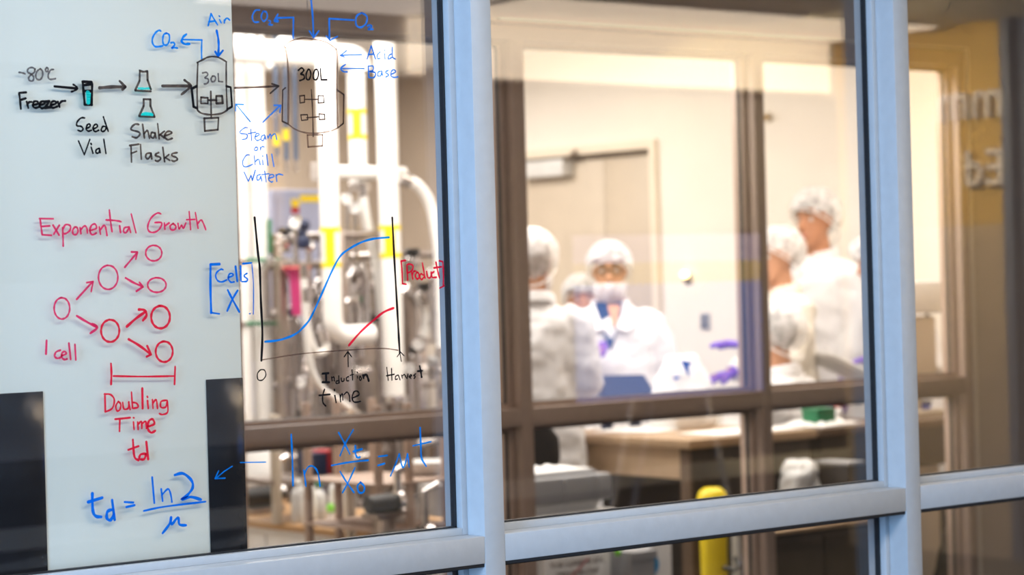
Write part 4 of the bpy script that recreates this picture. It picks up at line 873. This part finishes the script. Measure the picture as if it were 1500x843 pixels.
# lower right shelf bits
sv_ = atY(1368, 640, BYY+.0)
t = thing('beige_carton', (sv_.x, BYY+.12, 0), 'beige carton standing below the right end of the bench', 'box')
xz = atY(1368, 655, BYY).z
MB().box((-.075, -.08, 0), (.075, .10, xz-.02), .005).build('carton', M_BEIGE, t); MB().box((-.08, -.085, xz-.02), (.08, .105, xz), .003).build('lid', M_BEIGE, t)
bv = atY(1357, 590, BYY+.14); t = thing('blue_tub', (bv.x, BYY+.16, BH), 'small blue tub on the right end of the bench', 'tub')
MB().lathe([(.03, 0), (.036, .05), (.038, .055)], (0, 0, 0), 18).build('tub_body', mat('royal_blue_plastic', (.03, .08, .5), .4), t); MB().lathe([(.040, .054), (.040, .066), (.030, .068)], (0, 0, 0), 18).build('lid', M_NAVY, t)
cv2 = atY(1372, 790, 6.6); t = thing('dark_waste_sack', (cv2.x, 6.48, 0), 'black waste sack on the floor at the far right', 'bag')
xz = atY(1368, 752, 6.6).z
m = MB(); m.loft([ering((0, 0, zz), .12*k, .10*k, 20) for zz, k in ((0, .95), (.06, 1.1), (xz*.6, .95), (xz*.85, .55), (xz, .3))]); m.build('sack_body', M_BLACK, t, remesh=.014, disp=.03, dscale=.08)
m = MB(); m.lathe([(.035, -.004), (.035, .004)], (-.01, -.125, xz*.55), 20, 'y'); m.build('round_sticker', M_BENCH, t)
# stool of the seated person
t = thing('lab_stool', (p4.x, p4.y, 0), 'low grey stool under the seated person', 'stool')
MB().lathe([(.05, .325), (.16, .33), (.17, .345), (.165, .365), (.1, .37)], (0, 0, 0), 24).build('seat', M_GREY, t)
for k in range(4):
    a = k*math.pi/2+.6; MB().tube([(.08*math.cos(a), .08*math.sin(a), .33), (.19*math.cos(a), .19*math.sin(a), .01)], .012, 8).build('leg', M_STEELD, t)
# wall fittings on the lab right wall
def wall_item(px, py): return atX(px, py, WX)
v = wall_item(1008, 402); t = thing('wall_call_light', (WX, v.y, v.z), 'round amber lit call light on the cream wall', 'light')
m = MB(); m.lathe([(.036, -.004), (.036, -.012), (.02, -.02)], (0, 0, -.02), 20, 'x'); m.build('mounting_plate', M_STEEL, t)
m = MB(); m.ball((-.03, 0, .0), .020, 14); m.build('lens', mat('amber_lens', (.9, .5, .1), .3, emit=(1, .66, .22), es=14.0), t)
v = wall_item(1034, 471); t = thing('wall_outlet', (WX, v.y, v.z), 'small grey outlet plate on the cream wall', 'outlet')
MB().box((-.012, -.035, -.045), (-.001, .035, .045), .004).build('plate', M_GREY, t)
m = MB(); m.box((-.016, -.015, .008), (-.011, .015, .030)); m.box((-.016, -.015, -.030), (-.011, .015, -.008)); m.build('socket', M_BLACK, t)
v = wall_item(1127, 172); t = thing('door_bumper', (WX, v.y, v.z), 'small brass hook high on the cream wall beside the window post', 'hook')
m = MB(); m.tube([(-.002, 0, 0), (-.05, 0, 0), (-.06, 0, .02)], .012, 8); m.build('peg', mat('brass', (.55, .36, .12), .35, 1), t); m = MB(); m.lathe([(.03, -.001), (.03, -.008)], (0, 0, 0), 16, 'x'); m.build('plate', M_BEIGE, t)
v = wall_item(1158, 365); t = thing('exit_sign', (WX, v.y, v.z), 'small green safety notice on the wall between the two standing people', 'sign')
MB().box((-.012, -.09, -.08), (-.001, .09, .08), .002).build('plate', M_GRN, t); MB().box((-.014, -.06, -.01), (-.0115, .06, .03)).build('pale_band', M_PAPER, t)
# white tray held by the tall person
a_, b_ = atD(1192, 523, 10.78), atD(1262, 556, 10.92)
t = thing('paper_tray', (a_+b_)/2, 'flat white tray held by purple gloves beside the right mullion', 'tray'); off = t.location
dv = (b_-a_); sd = Vector((-dv.y, dv.x, 0)).normalized()*.12
m = MB(); m.prism([a_-sd-off, b_-sd-off, b_+sd-off, a_+sd-off], (0, 0, .012)); m.build('tray_base', M_WHITE, t)
m = MB(); m.tube([v_-off+Vector((0, 0, .016)) for v_ in (a_-sd, b_-sd, b_+sd, a_+sd, a_-sd)], .009, 8); m.build('rim', M_WHITE, t)

# ------------------------------------------------------------------ process equipment (left window)
PYY = 8.3
def pipe_label(mb_parent, p0, p1, r, off):
    """yellow marker wrapped on a pipe: bands at the ends joined by a wide stripe on the viewer's side"""
    m = MB(); m.cyl(p0-off, p0+(p1-p0).normalized()*.022-off, r*1.03, 24); m.cyl(p1-(p1-p0).normalized()*.022-off, p1-off, r*1.03, 24)
    f = Vector((-FW.x, -FW.y, 0)).normalized(); base = math.atan2(f.y, f.x); ring = []
    for rr in (r*1.035, r*.9):
        ring.append([Vector((rr*math.cos(base+k*.5/6*2-.5), rr*math.sin(base+k*.5/6*2-.5), 0)) for k in range(7)])
    prof = ring[0]+list(reversed(ring[1]))
    m.prism([p0+v-off for v in prof], p1-p0); return m.build('pipe_label', M_YEL, mb_parent)
def vpipe(label, px, y0, y1, wpx, Y, lab=None, extra=None, name='process_pipe', m=M_PIPE, toceil=False, flange=()):
    a, b_ = atY(px, y1, Y), atY(px, y0, Y); r = wpx/2/FPX*(a.dot(FW)-EYE.dot(FW)+0)
    bt = Vector((a.x, Y, a.z)); tp = Vector((a.x, Y, 2.855 if toceil else b_.z))
    t = thing(name, bt, label, 'pipe', 'white process pipes'); off = bt
    pts = [Vector((0, 0, 0)), tp-bt]
    mb = MB()
    if extra == 'elbow_right':
        R = r*1.7; mb.tube([tp-bt, Vector((0, 0, R))]+[Vector((R-R*math.cos(a_), 0, R-R*math.sin(a_))) for a_ in [k*math.pi/2/8 for k in range(1, 9)]]+[Vector((R+.13, 0, 0))], r, 24)
    else: mb.cyl(pts[0], pts[1], r, 28)
    mb.build('pipe_run', m, t)
    if lab:
        l0, l1 = atY(px, lab[1], Y), atY(px, lab[0], Y)
        pipe_label(t, Vector((bt.x, Y, l0.z)), Vector((bt.x, Y, l1.z)), r, off)
    for fy in flange:
        v = atY(px, fy, Y); MB().lathe([(r*1.0, -.02), (r*1.25, -.015), (r*1.3, 0), (r*1.25, .015), (r*1.0, .02)], (0, 0, v.z-bt.z), 24).build('clamp', M_STEEL, t)
    return t, r
vpipe('white vertical pipe with a yellow label and a bend to the right at its foot', 488, 52, 492, 29, PYY, (333, 392), 'elbow_right', toceil=True)
vpipe('white vertical pipe with yellow label at right, running behind the black chart axis', 578, 52, 592, 31, PYY+.1, (330, 378), toceil=True, flange=(585,))
t, r = vpipe('shorter white pipe hanging from the overhead run, yellow label in its middle', 526, 84, 276, 27, PYY+.25, (160, 205), flange=(275,))
vpipe('thick white column at the far left beside the green board', 365, 40, 900, 30, PYY+.40, toceil=True)
t, r = vpipe('white vertical pipe with a green stripe left of the blue hoses', 395, 60, 900, 27, PYY+.42, toceil=True)
g0, g1 = atY(387, 372, PYY+.42), atY(387, 322, PYY+.42)
m = MB(); m.box((g0.x-.008-t.location.x, -.058, g0.z-t.location.z), (g0.x+.006-t.location.x, -.045, g1.z-t.location.z)); m.build('green_stripe', M_GRN, t)
# overhead horizontal run
a, c = atY(330, 84, PYY+.25), atY(528, 84, PYY+.25); r = 16.5/FPX*10.9
t = thing('process_pipe', (c.x, PYY+.25, c.z), 'thick horizontal white pipe near the ceiling at upper left', 'pipe', 'white process pipes'); off = t.location
R = r*1.15
MB().tube([Vector((a.x-c.x-.3, 0, 0)), Vector((-R, 0, 0))]+[Vector((-R+R*math.sin(k*math.pi/16), 0, -R+R*math.cos(k*math.pi/16))) for k in range(1, 9)], r, 26).build('pipe_run', M_PIPE, t)
for dx in (-.55, -.95): MB().tube([Vector((dx, 0, r)), Vector((dx, 0, 2.855-c.z))], .012, 8).build('hanger_rod', M_STEELD, t)
# lower horizontal run
a, c = atY(462, 252, PYY+.18), atY(592, 254, PYY+.18)
t = thing('process_pipe', a, 'thin horizontal white pipe crossing the vertical pipes at mid height', 'pipe', 'white process pipes')
MB().tube([Vector(), c-a], .030, 18).build('pipe_run', M_PIPE, t)
MB().lathe([(.03, -.012), (.043, -.008), (.043, .008), (.03, .012)], (0.0, 0, 0), 18, 'x').build('clamp', M_STEEL, t)
# slanting duct at the top left
a, c = atY(394, 88, PYY+.25), atY(430, 40, PYY+.25); t = thing('process_pipe', a, 'short slanting white pipe at the upper left under the ceiling light', 'pipe', 'white process pipes')
MB().tube([Vector((-.02, 0, -.03)), c-a, (c-a)*1.12], .026, 16).build('pipe_run', M_PIPE, t)
MB().tube([(c-a)*.90, (c-a)*.97], .034, 16).build('clamp', M_STEEL, t)
a, c = atY(515, 810, 7.28), atY(515, 605, 7.28); t = thing('process_pipe', (a.x, 7.28, 0), 'pale tan vertical pipe below the rail at the fraction bar', 'pipe')
MB().cyl((0, 0, 0), (0, 0, c.z), .020, 16).build('pipe_run', M_BEIGE, t)
MB().lathe([(.05, 0), (.05, .01), (.022, .02)], (0, 0, 0), 18).build('floor_flange', M_STEELD, t)
# hoses
def hose(label, pts, w, Y, m=M_PIPE, group='hanging hoses', name='hose'):
    P = [atY(x, y, Y+(q[0] if q else 0)) for x, y, *q in pts]
    t = thing(name, P[0], label, 'hose', group); off = t.location
    MB().tube([v-off for v in curve(P, 8)], w/2/FPX*10.6, 14).build('hose_run', m, t)
    for v, q in ((P[0], P[1]), (P[-1], P[-2])):
        d = (q-v).normalized(); MB().tube([v-off-d*.02, v-off+d*.035], w/2/FPX*10.6*1.18, 14).build('end_fitting', M_STEEL, t)
    return t
hose('white hose arcing from the right pipe down to the far right', [(590, 262), (612, 272), (630, 300), (640, 345), (646, 410), (648, 520)], 17, PYY+.05)
hose('white hose dropping from the short pipe toward the right', [(530, 276), (536, 320), (548, 370), (556, 420), (560, 475)], 15, PYY+.22)
hose('thin pale hose looping down past the magenta funnel', [(445, 395), (446, 430), (450, 480), (462, 515), (478, 512), (474, 490)], 10, PYY-.3)
hose('thin pale hose trailing down to the window rail', [(448, 430), (452, 520), (468, 565), (500, 590), (520, 605)], 9, PYY-.35)
hose('white hose loop beside the right pipe', [(598, 425), (615, 440), (624, 470), (618, 505)], 12, 8.57)
for (x0_, y1_, lb) in ((405, 240, 'leftmost of three dark blue hoses'), (419, 246, 'middle one of three dark blue hoses, yellow ring near its foot'), (433, 246, 'rightmost of three dark blue hoses')):
    t = hose(lb+' hanging from the ceiling', [(x0_-3, -40), (x0_-1, 150), (x0_, 200), (x0_+1, y1_)], 7.5, 9.2, M_BLUEM, 'dark blue hoses')
    v = atY(x0_, 200 if x0_ != 405 else 208, 9.2); o = t.location
    if x0_ != 433:
        MB().tube([v-o+Vector((0, 0, -.02)), v-o+Vector((0, 0, .035))], .0155, 12).build('yellow_ring', M_YEL, t)
# green tie lines across left columns
for yy, lb in ((382, 'upper thin green tube across the left columns'), (475, 'lower thin green tube across the left columns')):
    a, c = atY(352, yy, PYY+.355), atY(410, yy-1, PYY+.355)
    t = thing('green_tube', a, lb, 'tube', 'green tubes'); MB().tube([Vector(), c-a], .009, 10).build('tube_run', M_GRN, t)
    MB().tube([Vector((-.01, 0, 0)), Vector((.02, 0, 0))], .013, 10).build('end_fitting', M_STEEL, t)
# grey cabinet with stickers
a, c = atY(412, 332, 9.9), atY(476, 278, 9.9)
t = thing('control_cabinet', ((a.x+c.x)/2, 9.9, 0), 'pale control cabinet with yellow and red stickers behind the pipes', 'cabinet'); off = t.location
wx = (c.x-a.x)/2
MB().box((-wx-.05, 0, .1), (wx+.06, .35, c.z), .008).build('cabinet_body', M_LAV, t)
MB().box((-wx-.03, -.012, .2), (wx+.04, -.001, c.z-.04), .004).build('door', M_LAV, t)
def sticker(x0_, y0_, x1_, y1_, m, nm='sticker'):
    p_, q_ = atY(x0_, y1_, 9.885), atY(x1_, y0_, 9.885); MB().box((p_.x-off.x, -.016, p_.z), (q_.x-off.x, -.0125, q_.z)).build(nm, m, t)
sticker(440, 286, 474, 296, M_YEL); sticker(427, 292, 438, 303, M_YEL); sticker(427, 304, 438, 313, M_RED); sticker(430, 318, 440, 325, M_YEL)
for z_ in (.0,): MB().box((-wx-.05, .02, 0), (wx+.06, .33, .1), .003).build('plinth', M_DARKW, t)
# magenta funnel
v = atY(434, 402, 8.47)
t = thing('funnel', v, 'magenta funnel shaped bag holder with long stem', 'funnel')
MB().lathe([(.055, .03), (.058, .022), (.036, -.01), (.030, -.04), (.026, -.16), (.022, -.18)], (0, 0, 0), 22).build('funnel_body', M_MAG, t)
MB().lathe([(.060, .020), (.064, .026), (.060, .034), (.052, .034)], (0, 0, 0), 22).build('rim', M_RED, t)
MB().tube([(0, .02, -.16), (0, .03, -.5)], .010, 8).build('stem', M_STEELD, t)
# navy double valve
v = atY(443, 345, 8.5)
t = thing('valve', v, 'navy hand valve with a round knob above the magenta funnel', 'valve', 'valves on the skid')
MB().lathe([(.012, -.06), (.034, -.05), (.036, -.02), (.022, -.005), (.02, .02)], (0, 0, 0), 18).build('valve_body', M_NAVY, t)
m = MB(); m.ball((.01, 0, .045), .027, 14); m.build('knob', M_NAVY, t)
m = MB(); m.ball((.03, -.03, -.055), .014, 12); m.build('cap', M_STEEL, t)

# stainless skids: frame, vessel, tubes, valves
rnd = random.Random(11)
def tank(x, y, z0, z1, r, label, m=M_STEEL):
    t = thing('process_vessel', (x, y, 0), label, 'vessel', 'stainless vessels')
    h_ = r*.35
    MB().lathe([(r*.12, z0-h_), (r*.6, z0-h_*.75), (r*.92, z0-h_*.3), (r, z0), (r, z1), (r*.92, z1+h_*.3), (r*.6, z1+h_*.75), (r*.12, z1+h_)], (0, 0, 0), 32).build('shell', m, t)
    for zz in (z0+.04, (z0+z1)/2, z1-.04): MB().lathe([(r, -.012), (r*1.05, -.008), (r*1.05, .008), (r, .012)], (0, 0, zz), 32).build('band', M_STEELD, t)
    for k in range(3):
        a = k*2*math.pi/3+.5; MB().tube([(r*.85*math.cos(a), r*.85*math.sin(a), z0), (r*.95*math.cos(a), r*.95*math.sin(a), 0.005)], .018, 10).build('leg', M_STEELD, t)
    MB().lathe([(r*.2, 0), (r*.2, .10), (r*.28, .105), (r*.28, .125), (r*.14, .13), (r*.14, .24), (r*.05, .25)], (0, 0, z1+h_-.01), 20).build('agitator_drive', M_STEELD, t)
    for k in range(5):
        a = -1.9+k*.55; rr = r*.62; MB().tube([(rr*math.cos(a), rr*math.sin(a), z1+h_*.5), (rr*math.cos(a), rr*math.sin(a), z1+h_+.09)], .016, 10).build('port', M_STEEL, t)
    m_ = MB(); m_.lathe([(.05, -.01), (.055, 0), (.05, .012)], (-r*.62, -r*.78, (z0+z1)/2+.1), 18, 'y'); m_.build('sight_glass', M_NAVY, t)
    return t
v = atY(462, 470, 9.35); tank(v.x, 9.55, .70, 1.12, .15, 'tall stainless vessel behind the left labelled pipe')
v = atY(548, 470, 9.35); tank(v.x, 9.55, .70, 1.50, .14, 'slim stainless vessel between the two labelled pipes', M_STEELD)
v = atY(630, 450, 9.35); tank(v.x, 9.55, .72, 1.25, .15, 'stainless vessel at the right behind the word Product')

def valve(px, py, Y, label, m=M_STEEL, knob=M_BLACK, rz=0.):
    v = atY(px, py, Y); t = thing('valve', v, label, 'valve', 'valves on the skid', rz=rz)
    MB().lathe([(.016, -.055), (.026, -.05), (.026, -.042), (.016, -.036), (.03, -.02), (.032, .01), (.024, .02), (.012, .028)], (0, 0, 0), 16).build('valve_body', m, t)
    MB().lathe([(.030, .028), (.034, .034), (.034, .048), (.026, .056)], (0, 0, 0), 16).build('handwheel', knob, t)
    MB().tube([(-.05, 0, -.01), (.05, 0, -.01)], .013, 12).build('port', m, t)
def gauge(px, py, Y, label):  # added dials; their white faces paint round blurred highlights among the steel
    v = atY(px, py, Y); t = thing('glint_gauge', v, label, 'gauge', 'round gauges', rz=-TH)
    MB().lathe([(.024, .015), (.028, .010), (.028, -.010), (.025, -.016)], (0, 0, 0), 22, 'y').build('case', M_STEEL, t)
    MB().lathe([(.024, -.0165), (.024, -.019)], (0, 0, 0), 22, 'y').build('dial', M_WHITE, t)
    MB().tube([(-.004, -.020, -.004), (.012, -.020, .011)], .0022, 6).build('needle', M_BLACK, t)
    MB().tube([(0, 0, -.026), (0, 0, -.30)], .011, 10).build('stem', M_STEEL, t)
# skids: tubular frames carrying a manifold
def skid(px0, px1, Y, ztop, zbot, label, ntube, seed):
    a, c = atY(px0, 500, Y), atY(px1, 500, Y); t = thing('pipe_skid', ((a.x+c.x)/2, Y, 0), label, 'skid', 'stainless skids'); off = t.location
    w = (c.x-a.x)/2; rn = random.Random(seed)
    for x in (-w, w):
        for y in (0, .5): MB().box((x-.02, y-.02, .0), (x+.02, y+.02, ztop), .003).build('post', M_STEELD, t)
    for z_ in (zbot, ztop-.02):
        for (p_, q_) in (((-w, 0), (w, 0)), ((-w, .5), (w, .5)), ((-w, 0), (-w, .5)), ((w, 0), (w, .5))):
            MB().tube([(p_[0], p_[1], z_), (q_[0], q_[1], z_)], .018, 10).build('rail', M_STEELD, t)
    for k in range(ntube):
        x = -w+2*w*(k+.5)/ntube+rn.uniform(-.02, .02); y = rn.uniform(.05, .42); r = rn.choice((.011, .014, .019, .024)); z0 = zbot+rn.uniform(0, .2); z1 = ztop-rn.uniform(.0, .35)
        d = rn.choice((-1, 1))*rn.uniform(.03, .08)
        pts = [Vector((x, y, z0)), Vector((x, y, z1-.04)), Vector((x+d*.3, y, z1)), Vector((x+d, y, z1+.01)), Vector((x+d*1.25, y, z1-.05)), Vector((x+d*1.25, y, z1-.25))]
        MB().tube(pts, r, 10).build('tube', M_STEEL, t)
        for j in range(2):
            zz = z0+(z1-z0)*rn.uniform(.2, .9); MB().lathe([(r, -.012), (r*1.8, -.008), (r*1.8, .008), (r, .012)], (x, y, zz), 14).build('clamp', M_STEEL, t)
    for k in range(3):
        z_ = zbot+(ztop-zbot)*(k+.6)/3.4; MB().tube([(-w, .12*k+.05, z_), (w, .12*k+.05, z_+.03)], .02, 12).build('header', M_STEEL, t)
    return t
skid(415, 480, 8.55, 1.62, .55, 'stainless pipe skid under the magenta funnel', 9, 1)
skid(500, 572, 8.45, 1.75, .50, 'stainless pipe skid between the two labelled pipes', 10, 2)
skid(600, 655, 8.60, 1.66, .55, 'stainless pipe skid at the right edge of the left pane', 8, 3)
for i, (x, y, kb, lb) in enumerate(((418, 352, M_BLACK, 'valve left of the navy hand valve'), (455, 455, M_BLACK, 'valve at the foot of the pale hose'), (478, 440, M_NAVY, 'valve left of the bent pipe'),
        (515, 420, M_BENCH, 'brown topped valve under the short pipe'), (530, 452, M_GRN, 'green topped valve in the middle of the skid'), (540, 480, M_BLACK, 'valve right of the bent pipe foot'), (552, 400, M_BENCH, 'valve beside the right chart axis'),
        (605, 382, M_BLACK, 'valve above the word Product'), (622, 432, M_BLACK, 'valve under the word Product'), (640, 470, M_BLACK, 'valve near the frame right of the white loop'), (610, 525, M_BLACK, 'valve right of Harvest arrow'), (515, 520, M_BLACK, 'valve behind the small Induction arrow'),
        (425, 470, M_NAVY, 'valve beside the left chart axis foot'), (635, 540, M_LGREY, 'valve right of the word Harvest'))):
    valve(x, y, 8.55, 'stainless '+lb, M_STEEL, kb, i*.7)
for (x, y, lb) in ((432, 328, 'gauge below the yellow and red stickers'), (508, 292, 'gauge right of the left labelled pipe'), (520, 305, 'gauge below the short pipe end'), (612, 505, 'bright gauge right of the Harvest axis'), (600, 540, 'gauge above the word Harvest'), (632, 400, 'gauge behind the word Product'), (440, 560, 'gauge left of the word Induction'), (452, 360, 'gauge beside the navy valve')):
    gauge(x, y, 8.50, 'small round glint-like '+lb)

# dark base cabinets along the back of the process area
for k in range(4):
    x = 6.0+k*.62
    t = thing('base_cabinet', (x, 10.35, 0), ('leftmost', 'second', 'third', 'rightmost')[k]+' of the dark brown base cabinets behind the skids', 'cabinet', 'dark base cabinets')
    MB().box((-.30, 0, .08), (.30, .45, .92), .004).build('cabinet_body', M_DARKW, t); MB().box((-.27, -.02, .11), (-.01, -.002, .88), .003).build('door', M_BENCH, t); MB().box((.01, -.02, .11), (.27, -.002, .88), .003).build('door', M_BENCH, t)
    MB().box((-.29, .05, 0), (.29, .44, .08), .002).build('plinth', M_BLACK, t)

# ceiling lights of the lab
for (x0_, y0_, x1_, y1_, rz, lb) in ((4.9, 9.80, 6.50, 10.05, 0, 'bright ceiling strip light at the upper left of the lab'),):
    t = thing('ceiling_light', ((x0_+x1_)/2, (y0_+y1_)/2, 2.855), lb, 'light', 'lab ceiling lights'); off = t.location
    MB().box((x0_, y0_, 2.83), (x1_, y1_, 2.855), .002).build('housing', M_WHITE, t, off=off)
    MB().box((x0_+.015, y0_+.015, 2.815), (x1_-.015, y1_-.015, 2.8305), .002).build('diffuser', M_LAMP, t, off=off)

# ------------------------------------------------------------------ below the rail, left window
LY = 7.35
a, c = atZ(352, 748, .50), atZ(512, 800, .50)
x0_ = atY(505, 790, LY).x
t = thing('low_bench', (x0_, LY, 0), 'low brown bench with white front under the left window rail', 'bench'); off = t.location
zt_ = atY(505, 778, LY).z
MB().box((x0_, LY, zt_-.03), (x0_+.55, LY+1.15, zt_), .004).build('bench_top', M_LOWTOP, t, off=off)
MB().box((x0_+.02, LY+.02, .03), (x0_+.53, LY+1.13, zt_-.031), .004).build('bench_body', M_WHITE, t, off=off)
MB().box((x0_+.012, LY+.04, .06), (x0_+.019, LY+.56, zt_-.05), .003).build('door', M_WHITE, t, off=off)
MB().box((x0_+.012, LY+.58, .06), (x0_+.019, LY+1.11, zt_-.05), .003).build('door', M_WHITE, t, off=off)
def bottle(px, Y, h_, r_, m, capm, label):
    v = atY(px, 700, Y); t = thing('bottle', (v.x, Y, zt_), label, 'bottle', 'bottles on the low bench')
    MB().lathe([(r_*.9, 0), (r_, .01), (r_, h_*.66), (r_*.8, h_*.76), (r_*.38, h_*.84), (r_*.38, h_*.92)], (0, 0, 0), 20).build('bottle_body', m, t)
    MB().lathe([(r_*.46, h_*.90), (r_*.48, h_*.92), (r_*.48, h_*1.0), (r_*.40, h_*1.02)], (0, 0, 0), 18).build('cap', capm, t)
bottle(436, LY+.40, .17, .030, M_LGREY, M_WHITE, 'clear bottle leftmost on the low bench')
bottle(450, LY+.36, .19, .034, M_WHITE, M_WHITE, 'tall white bottle in the middle of the low bench')
bottle(466, LY+.40, .15, .030, M_LGREY, M_GRN, 'short bottle with a green cap on the low bench')
bottle(496, LY+.30, .20, .040, M_WHITE, M_LGREY, 'large white bottle at the right end of the low bench')
v = atY(484, 733, LY+.24); t = thing('lime_cap', (v.x, LY+.24, zt_), 'tiny lime green capped vial in front of the bottles', 'vial')
MB().lathe([(.014, 0), (.014, .05), (.010, .055)], (0, 0, 0), 14).build('vial_body', M_WHITE, t); MB().lathe([(.016, .050), (.016, .075), (.012, .08)], (0, 0, 0), 14).build('cap', M_LIME, t)
v = atY(378, 680, LY+1.02); t = thing('white_drum', (v.x, LY+1.02, zt_), 'white drum on the low bench beside the black strip', 'drum')
hd = atY(378, 655, LY+1.02).z-zt_
MB().lathe([(.09, .0), (.10, .01), (.10, hd*.9), (.085, hd)], (0, 0, 0), 26).build('drum_body', M_WHITE, t); MB().lathe([(.102, hd*.40), (.106, hd*.43), (.102, hd*.46)], (0, 0, 0), 26).build('hoop', M_LGREY, t)
# dark motors / pumps
def pump(px, py, Y, label, s=1., z0_=0.):
    v = atY(px, py, Y); zb_ = v.z
    t = thing('pump', (v.x, Y, 0), label, 'pump', 'dark pumps')
    MB().lathe([(.02*s, -.12*s), (.05*s, -.11*s), (.055*s, -.02*s), (.055*s, .06*s), (.04*s, .075*s)], (0, 0, zb_), 20, 'x').build('motor', M_BLACK, t)
    MB().lathe([(.04*s, .075*s), (.065*s, .08*s), (.07*s, .11*s), (.05*s, .13*s)], (0, 0, zb_), 20, 'x').build('pump_head', M_STEEL, t)
    MB().box((-.10*s, -.05, zb_-.08*s), (.10*s, .05, zb_-.052*s), .003).build('foot_plate', M_STEELD, t)
    MB().box((-.03, -.03, z0_), (.03, .03, zb_-.08*s), .003).build('pedestal', M_STEELD, t)
    MB().tube([(.10*s, 0, zb_+.06*s), (.10*s, 0, zb_+.18*s), (.16*s, 0, zb_+.20*s)], .014, 10).build('outlet', M_STEEL, t)
pump(384, 728, LY+.85, 'dark pump on the low bench at the left', .8, zt_)
pump(562, 738, 6.62, 'dark pump right of the X0 letters', .62, 0)
pump(590, 800, 6.52, 'dark pump low at the right beside the frame', 1.0)
# hanging blue and red cartons on a shelf
xa, xb = atY(404, 690, 7.8).x, atY(508, 690, 7.8).x
t = thing('riser_shelf', ((xa+xb)/2, 7.8, zt_), 'riser shelf on the low bench holding the blue and red boxes', 'shelf'); off = t.location
zsh = atY(482, 697, 7.8).z
for x, m_ in ((xa, M_BEIGE), (xb-.05, M_DARKW)):
    for y in (7.8, 8.05): MB().box((x-.016, y-.016, zt_), (x+.016, y+.016, zsh+.26), .002).build('post', m_, t, off=off)
MB().box((xa-.02, 7.785, zsh-.02), (xb-.03, 8.07, zsh), .002).build('shelf_board', M_STEELD, t, off=off)
def carton(px0, px1, y0_, y1_, Y, z_, m, label):
    a, c = atY(px0, y1_, Y), atY(px1, y0_, Y)
    t = thing('carton', ((a.x+c.x)/2, Y+.05, z_), label, 'box', 'cartons on the shelf'); w = (c.x-a.x)/2
    MB().box((-w, -.05, 0), (w, .08, c.z-z_-.012), .003).build('carton_body', m, t); MB().box((-w*1.02, -.052, c.z-z_-.014), (w*1.02, .082, c.z-z_), .002).build('lid', m, t)
carton(461, 479, 664, 697, 7.84, zsh, M_NAVY, 'navy blue carton behind the ln equation')
carton(481, 500, 660, 697, 7.84, zsh, M_RED, 'dark red carton behind the fraction bar')
# round white trays and equipment cart at lower right of left pane
t = thing('equipment_cart', (atY(600, 760, 6.75).x, 6.75, 0), 'taupe metal equipment cart low at the right of the left pane', 'cart'); off = t.location
zc_ = atY(600, 772, 6.75).z; xl_, xr_ = atY(556, 760, 6.75).x-off.x, atY(664, 760, 6.75).x-off.x
zu = atY(600, 705, 6.75).z
for x in (xl_, (xl_+xr_)/2-.03, xr_-.03):
    for y in (0, .45): MB().box((x-.013, y-.013, .0), (x+.013, y+.013, zu+.28), .003).build('post', M_BROWN, t)
for z_ in (.12, zc_, zu): MB().box((xl_-.02, -.02, z_-.012), (xr_, .47, z_), .003).build('shelf_board', M_BROWN, t)
def basin(px, Y, z_, r_, h_, label):
    v = atY(px, 700, Y); t = thing('round_basin', (v.x, Y, z_), label, 'basin', 'round white basins')
    MB().lathe([(r_*.72, 0), (r_*.80, .006), (r_*.97, h_*.85), (r_*1.05, h_*.92), (r_*1.05, h_), (r_*.93, h_), (r_*.74, .012)], (0, 0, 0), 30).build('bowl', M_WHITE, t)
    MB().lathe([(r_*1.0, h_*.8), (r_*1.08, h_*.84), (r_*1.08, h_*.9), (r_*1.0, h_*.92)], (0, 0, 0), 30).build('rim', M_LGREY, t)
basin(632, 6.92, zu, .105, .05, 'upper white basin on the equipment cart')
basin(592, 6.92, zc_, .075, .09, 'lower white basin on the equipment cart, beside the pump')
bx = thing('white_hood', (atY(632, 735, 6.95).x, 6.97, zc_), 'white sloped hood box on the lower cart shelf', 'box')
m = MB(); m.prism([(.02, -.07, 0), (.20, -.07, 0), (.20, -.07, .05), (.10, -.07, .115), (.02, -.07, .115)], (0, .16, 0)); m.build('hood', M_LGREY, bx)
m = MB(); m.prism([(.105, -.073, .018), (.19, -.073, .018), (.19, -.073, .045), (.105, -.073, .10)], (0, .004, 0)); m.build('dark_opening', M_BLACK, bx)
